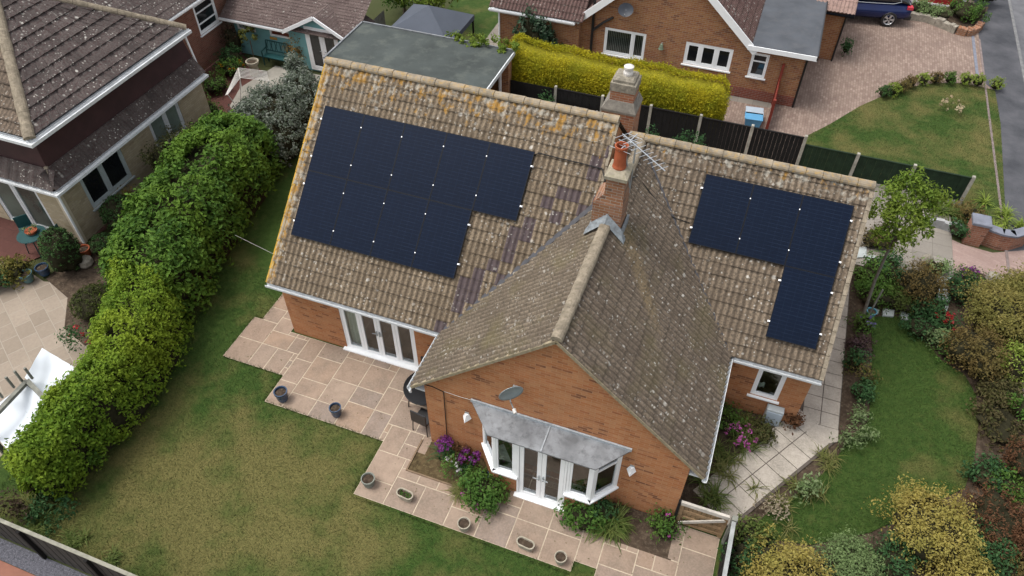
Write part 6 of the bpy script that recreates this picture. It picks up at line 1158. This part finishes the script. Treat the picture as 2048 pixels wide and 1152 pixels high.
# border plants along the slab path
def tuft(px_, py_, n, L, mt, lb, spread=.18, name='grass_clump', k=5, wd=.02, z0=0, arch=.6, up_=1.0, fl_=None):
    p = gp(px_, py_); t = thing(name, lb, 'plant', (p.x, p.y, z0)); tuft_mesh('blades', [(p.x+random.gauss(0, spread), p.y+random.gauss(0, spread), z0) for _ in range(k)], n, L, wd, mt, t, (p.x, p.y, z0), arch, up_)
    if fl_: blob_leaves('flowers', [((p.x, p.y, z0+fl_[2]), (spread*1.5, spread*1.5, fl_[3]))], fl_[1], .045, fl_[0], t, (p.x, p.y, z0), .06, max(6, fl_[1]//14), ratio=.8)
    return t
tuft(1655, 930, 26, .4, F_GRASS, 'straw coloured grass clump by the path bend', .2); tuft(1610, 985, 26, .45, F_GRASS, 'grassy clump midway along the diagonal path', .2); tuft(1555, 1015, 26, .45, F_GRASS, 'grass clump near the lower end of the path', .22); rs(1697, 893, .16, .4, F_EUPH, 'pale upright euphorbia at the path bend', 'euphorbia', 330, .08, core=False); rs(1728, 888, .14, .4, F_EUPH, 'pale euphorbia standing in the lawn', 'euphorbia', 300, .08, core=False); rs(1605, 985, .18, .42, F_EUPH, 'grey-green euphorbia midway along the diagonal path', 'euphorbia', 420, .085, core=False); rs(1545, 1025, .18, .3, F_DRY, 'dry brown seedheads by the end of the path', 'dry_plant', 300, .07, core=False)
rs(1712, 836, .13, .3, F_EUPH, 'pale spurge at the foot of the soil strip', 'euphorbia', 300, .08, core=False); rs(1714, 792, .24, .45, F_DGREEN, 'dark green plant in the soil strip beside the path', n=600); rs(1706, 738, .2, .45, F_DGREEN, 'blue-green plant overhanging the path edge', n=500); rs(1718, 752, .25, .35, leaf_mat('yellow_bract', [(.16,.14,.04),(.1,.11,.03),(.14,.08,.05)], None, 2), 'yellowish plant in the soil strip', n=400, core=False); rs(1724, 658, .25, .4, F_GREEN, 'green plant with lilac flowers by the verge', 'flowering_plant', 500, .07, (F_LILAC, 120, .06)); rs(1716, 702, .25, .2, leaf_mat('heather_leaf', [(.07,.045,.05),(.1,.06,.06)], None, 2), 'low purplish heather in the soil strip', n=500)
p = gp(1738, 634); round_pot(p.x, p.y, 'turquoise glazed pot at the tip of the right lawn', .14, .24, plain('turquoise_glaze', (.1,.3,.38), .3, .5), None)
def slab(pix, label, z=.05):
    P = [gp(*q) for q in pix]; tag(MB().prism([(q.x, q.y) for q in P], -.02, z).build('stone_slab', SLATE, None, loc=tuple(P[0])), label, 'stone slab', 'pale stone slabs in the right garden')
slab([(1866,553),(1922,558),(1920,572),(1868,575)], 'long pale slate slab beside the front path'); slab([(1866,578),(1895,580),(1899,604),(1872,602)], 'rounded slate slab below the long one'); slab([(1880,608),(1896,612),(1892,626),(1880,624)], 'small slate slab nearest the dark green shrub'); slab([(1765,619),(1788,622),(1786,635),(1764,633)], 'rectangular stepping stone at the lawn tip, left'); slab([(1800,624),(1817,628),(1815,642),(1801,640)], 'square stepping stone at the lawn tip, right'); slab([(1738,618),(1758,620),(1756,628),(1738,627)], 'brownish stepping stone beside the turquoise pot')
slab([(1714,497),(1732,496),(1732,516),(1712,517)], 'pale slab by the verge below the young tree'); slab([(1735,512),(1750,513),(1748,524),(1733,522)], 'small pale slab next to the verge slab')
tag(MB().lathe([(.1,0),(.19,.06),(.21,.2),(.12,.34),(.03,.4)], tuple(gp(1850,528)), 8).build('boulder', STONEW, None, loc=tuple(gp(1850,528))), 'upright brown boulder at the edge of the front path', 'stone'); tag(MB().lathe([(.15,0),(.24,.05),(.2,.2),(.05,.27)], tuple(gp(1985,560)), 8).build('boulder', STONEW, None, loc=tuple(gp(1985,560))), 'rounded grey boulder by the yellow shrub', 'stone')
rs(1752, 488, .5, .4, leaf_mat('brown_bed_leaf', [(.1,.075,.03),(.13,.1,.04),(.07,.065,.03)], None, 2), 'brownish low plants beside the front path', n=900); rs(1870, 545, .3, .35, F_SAGE, 'sage green plant beside the boulder', n=500); rs(1935, 553, .3, .2, F_GREEN, 'low plant with purple flowers by the front path', 'flowering_plant', 300, .06, (F_PURP, 200, .06))
tuft(1885, 425, 40, .6, F_IRIS, 'strappy leaved plant behind the low pale wall', .12, 'strap_plant', 3, .03); tuft(1920, 425, 30, .55, leaf_mat('bronze_strap', [(.12,.1,.03),(.18,.15,.05)], None, 2), 'bronze tinted strap leaved plant left of the brick pier', .12, 'strap_plant', 3, .03); tuft(1985, 425, 40, .55, F_LIME, 'lime strap leaved plant behind the brick pier', .22, 'strap_plant', 4, .03, up_=1.25); tuft(2025, 455, 40, .5, F_LIME, 'lime grassy plant behind the wall at the right edge', .22, 'strap_plant', 4, .03, up_=1.25); rs(1938, 440, .28, .45, F_BRONZE, 'small bronze bush touching the brick pier', n=500); rs(1910, 470, .3, .4, F_DGREEN, 'dark ivy mound left of the brick pier', n=600)
# bed between the wing and the path
structure('side_bed', MB().sheet([(11.5, -1.6), (12.3, -1.0), (13.75, 1.95), (11.5, 2.0)], -.0), SOIL)
tuft(1470, 897, 22, .65, F_IRIS, 'tall pink flower spikes in the bed beside the wing', .22, 'pink_flowers', 5, .02, fl_=(F_PINK, 260, .5, .22), up_=1.3); tuft(1412, 975, 40, .6, F_IRIS, 'arching strap leaves at the lower corner of the wing', .2, 'strap_plant', 5, .025); tuft(1490, 862, 26, .4, F_GRASS, 'straw grass in the bed under the small window', .25, k=7); tuft(1440, 900, 26, .45, F_IRIS, 'green grassy clump against the wing wall', .25, k=7); rs(1515, 868, .3, .3, leaf_mat('mixed_bed_leaf', [(.05,.06,.02),(.09,.08,.03),(.06,.08,.02)], None, 2), 'low mixed planting beside the diagonal path', n=900, core=False); rs(1585, 850, .13, .35, F_RUST, 'dark red plant beside the meter box', n=300); tuft(1440, 935, 26, .45, F_GRASS, 'dry grass below the pink flower spikes', .25, k=7); rs(1450, 850, .3, .4, F_GREEN, 'green foliage under the white gutter', n=700)
# beds in front of the gable
structure('left_bay_bed', MB().sheet([(5.1, -1.67), (6.8, -1.67), (7.3, -2.25), (7.72, -2.26), (7.72, -2.6), (5.1, -2.6)], .028), plain('mulched_soil', (.085,.06,.03), .97, .15, 0, .5, 6, .9, (.15,.12,.06))); structure('right_bay_bed', MB().sheet([(9.15, -2.26), (9.6, -2.25), (10.08, -1.67), (11.66, -1.67), (11.66, -2.62), (9.15, -2.6)], .028), SOIL)
structure('bed_edging', MB().box(5.06, 5.1, -2.6, -1.7, 0, .06).box(5.06, 7.72, -2.64, -2.6, 0, .06), plain('edging_board', (.2,.14,.09), .9, .2, 0, .3, 6, .2))
tuft(893, 915, 26, .6, F_DGREEN, 'tall purple flower spikes at the left of the gable bed', .12, 'purple_flowers', 4, .02, .03, fl_=(F_PURP, 420, .5, .24), up_=1.35); tuft(940, 935, 26, .55, F_DGREEN, 'purple flowers beside the left bay window', .15, 'purple_flowers', 4, .02, .03, fl_=(F_PURP, 420, .4, .2), up_=1.3); tuft(925, 985, 60, .5, F_GRASS, 'yellow-green ornamental grass spilling over the bed edge', .08, 'ornamental_grass', 4, .014, .03, .75); rs(905, 940, .22, .4, F_GREEN, 'small bush with white blooms between the purple flowers', 'flowering_plant', 320, .06, (F_WHT, 60, .06), core=False); rs(925, 915, .25, .35, F_RUST, 'dark leaved plant at the foot of the gable wall', n=400, core=False)
rs(968, 990, .52, .5, F_GREEN, 'green geranium mound left of the French doors', 'geranium', 1900, .085, (F_PINK, 26, .06)); rs(940, 1005, .2, .3, F_GREEN, 'small pink geranium at the patio side of the bed', 'geranium', 300, .07, (F_PINK, 30, .06), core=False); rs(1165, 1035, .5, .5, F_GREEN, 'green flowering mound right of the French doors', 'geranium', 1700, .085, (F_PINK, 30, .06)); tuft(1215, 1050, 60, .62, F_IRIS, 'wide clump of strap leaves under the right bay window', .2, 'strap_plant', 7, .028, .03); rs(1325, 1060, .3, .45, F_GREEN, 'small green bush with pink flowers near the timber gate', 'flowering_bush', 800, .07, (F_PINK, 40, .06)); rs(1200, 1030, .3, .45, F_DGREEN, 'dark leafy plant under the right bay sill', n=600)
round_pot(gp(968,975).x, gp(968,965).y-.02, 'dark blue ball shaped pot peeping over the geranium mound', .1, .42, BLUEG, None)
# ivy and weeds at the hedge foot
rs(110, 1020, .45, .35, F_DGREEN, 'dark ivy at the hedge end by the corner fence', n=900, core=False); rs(60, 1010, .4, .5, leaf_mat('dry_twig_leaf', [(.09,.06,.04),(.06,.05,.03)], None, 2), 'dry brown twigs in the corner by the hedge', n=500, core=False); tuft(85, 1060, 30, .35, F_IRIS, 'grassy weed against the corner fence', .12); tuft(155, 1080, 30, .3, F_IRIS, 'leafy weed by the corner fence, nearer the lawn', .12); tuft(230, 1125, 24, .28, F_IRIS, 'small weed by the fence at the bottom edge', .1)
shrub('hedge_sapling', 'bushy dark ivy between hedge and lawn', 'shrub', (-2.35, -5.2), .4, .9, F_LAUREL, 900, .08, 4)
# ================================================================== grass blades over the lawns
def blades(poly_test, box, n, hgt, z=0.0):
    P = np.stack([RNG.uniform(box[0], box[1], n), RNG.uniform(box[2], box[3], n)], 1); P = P[poly_test(P)]; n = len(P); a = RNG.uniform(0, 2*math.pi, n); w = .008; h = hgt*RNG.uniform(.5, 1.3, n); ln = RNG.normal(0, .5, (n, 2))*h[:, None]
    z0 = np.full(n, z-.004); A = np.stack([P[:, 0]-w*np.cos(a), P[:, 1]-w*np.sin(a), z0], 1); B = np.stack([P[:, 0]+w*np.cos(a), P[:, 1]+w*np.sin(a), z0], 1); C = np.stack([P[:, 0]+ln[:, 0], P[:, 1]+ln[:, 1], z0+h], 1)
    return np.stack([A, B, C], 1).reshape(-1, 3), np.arange(3*n).reshape(n, 3)
def inpoly(poly):
    poly = np.array(poly)
    def f(P):
        c = np.zeros(len(P), bool); j = len(poly)-1
        for i in range(len(poly)):
            xi, yi = poly[i]; xj, yj = poly[j]; hit = ((yi > P[:, 1]) != (yj > P[:, 1])) & (P[:, 0] < (xj-xi)*(P[:, 1]-yi)/(yj-yi+1e-12)+xi); c ^= hit; j = i
        return c
    return f
vp = np.vectorize(in_patio)
def back_ok(P): return ~vp(P[:, 0], P[:, 1]) & ~((P[:, 0] > .1) & (P[:, 1] > .3)) & ~((P[:, 0] > 5.0) & (P[:, 0] < 11.7) & (P[:, 1] > -2.65)) & ~((P[:, 0] > 9.7) & (P[:, 1] > -3.5))
lp_ = np.stack([RNG.uniform(-1.2, 12.5, 900), RNG.uniform(-3.6, .25, 900)], 1); lp_ = lp_[vp(lp_[:, 0], lp_[:, 1])]; lp_ = lp_[RNG.uniform(0, 1, len(lp_)) < .5]
V, F = leaf_quads(np.column_stack([lp_, np.full(len(lp_), .038)]), np.tile([[0, 0, 1.]], (len(lp_), 1)), .035, .9); o = np_mesh('leaf_litter', V, F, leaf_mat('fallen_leaf', [(.12,.08,.04),(.07,.09,.03),(.16,.12,.06),(.06,.04,.03)], None, 2)); tag(o, 'small fallen leaves and bits scattered over the patio slabs', 'leaf litter', None, 'stuff')
def edge_ok(P):
    q = ~vp(P[:, 0], P[:, 1]) & back_ok(P); e = np.zeros(len(P), bool)
    for dx, dy in ((.05, 0), (-.05, 0), (0, .05), (0, -.05)): e |= vp(P[:, 0]+dx, P[:, 1]+dy)
    return q & e
V, F = blades(edge_ok, (-2, 12.6, -4.2, 1.9), 150000, .085, .01); o = np_mesh('lawn_fringe', V, F, BLADE); tag(o, 'longer grass fringe creeping over the stepped patio edge', 'grass', None, 'stuff')
for nm, tst, bxx, n, hg in (('back_lawn_grass', back_ok, (-4, 12.6, -7.3, 2.2), 150000, .035), ('side_lawn_grass', inpoly(SIDE), (13, 19, -1.6, 7.2), 60000, .04), ('front_lawn_grass', inpoly(REARL), (13, 20.2, 12, 22), 50000, .045)):
    V, F = blades(tst, bxx, n, hg); o = np_mesh(nm, V, F, BLADE); tag(o, {'back_lawn_grass': 'patchy green and straw coloured lawn grass below the patio', 'side_lawn_grass': 'short green grass of the curved lawn on the right', 'front_lawn_grass': 'yellow-green grass of the lawn beside the driveway'}[nm], 'grass', None, 'stuff')
# ================================================================== light
SUN_EL, SUN_AZ = R(67), R(-108)      # azimuth measured clockwise from +y: high in the west
wd = bpy.data.worlds.new('World'); SC.world = wd; wd.use_nodes = True; nt = wd.node_tree; nt.nodes.clear()
o_ = nt.nodes.new('ShaderNodeOutputWorld'); bg = nt.nodes.new('ShaderNodeBackground'); sk = nt.nodes.new('ShaderNodeTexSky'); hs = nt.nodes.new('ShaderNodeHueSaturation')
sk.sky_type = 'NISHITA'; sk.sun_disc = False; sk.sun_elevation = SUN_EL; sk.sun_rotation = SUN_AZ; sk.dust_density = 4; sk.air_density = 1.0; sk.ozone_density = 1.5
hs.inputs['Saturation'].default_value = .25
nt.links.new(sk.outputs[0], hs.inputs['Color']); nt.links.new(hs.outputs[0], bg.inputs[0]); nt.links.new(bg.outputs[0], o_.inputs[0]); bg.inputs[1].default_value = .15
ld = bpy.data.lights.new('sun', 'SUN'); ld.energy = .95; ld.angle = R(20); ld.color = (1, .96, .9); lo = bpy.data.objects.new('sun', ld); COL.objects.link(lo); lo.location = (-20, 0, 40)
d = Vector((math.sin(SUN_AZ)*math.cos(SUN_EL), math.cos(SUN_AZ)*math.cos(SUN_EL), math.sin(SUN_EL))); lo.rotation_euler = d.to_track_quat('Z', 'Y').to_euler()
SC.view_settings.view_transform = 'Standard'; SC.view_settings.look = 'None'; SC.view_settings.gamma = 1; SC.view_settings.exposure = .85
SC.render.film_transparent = False
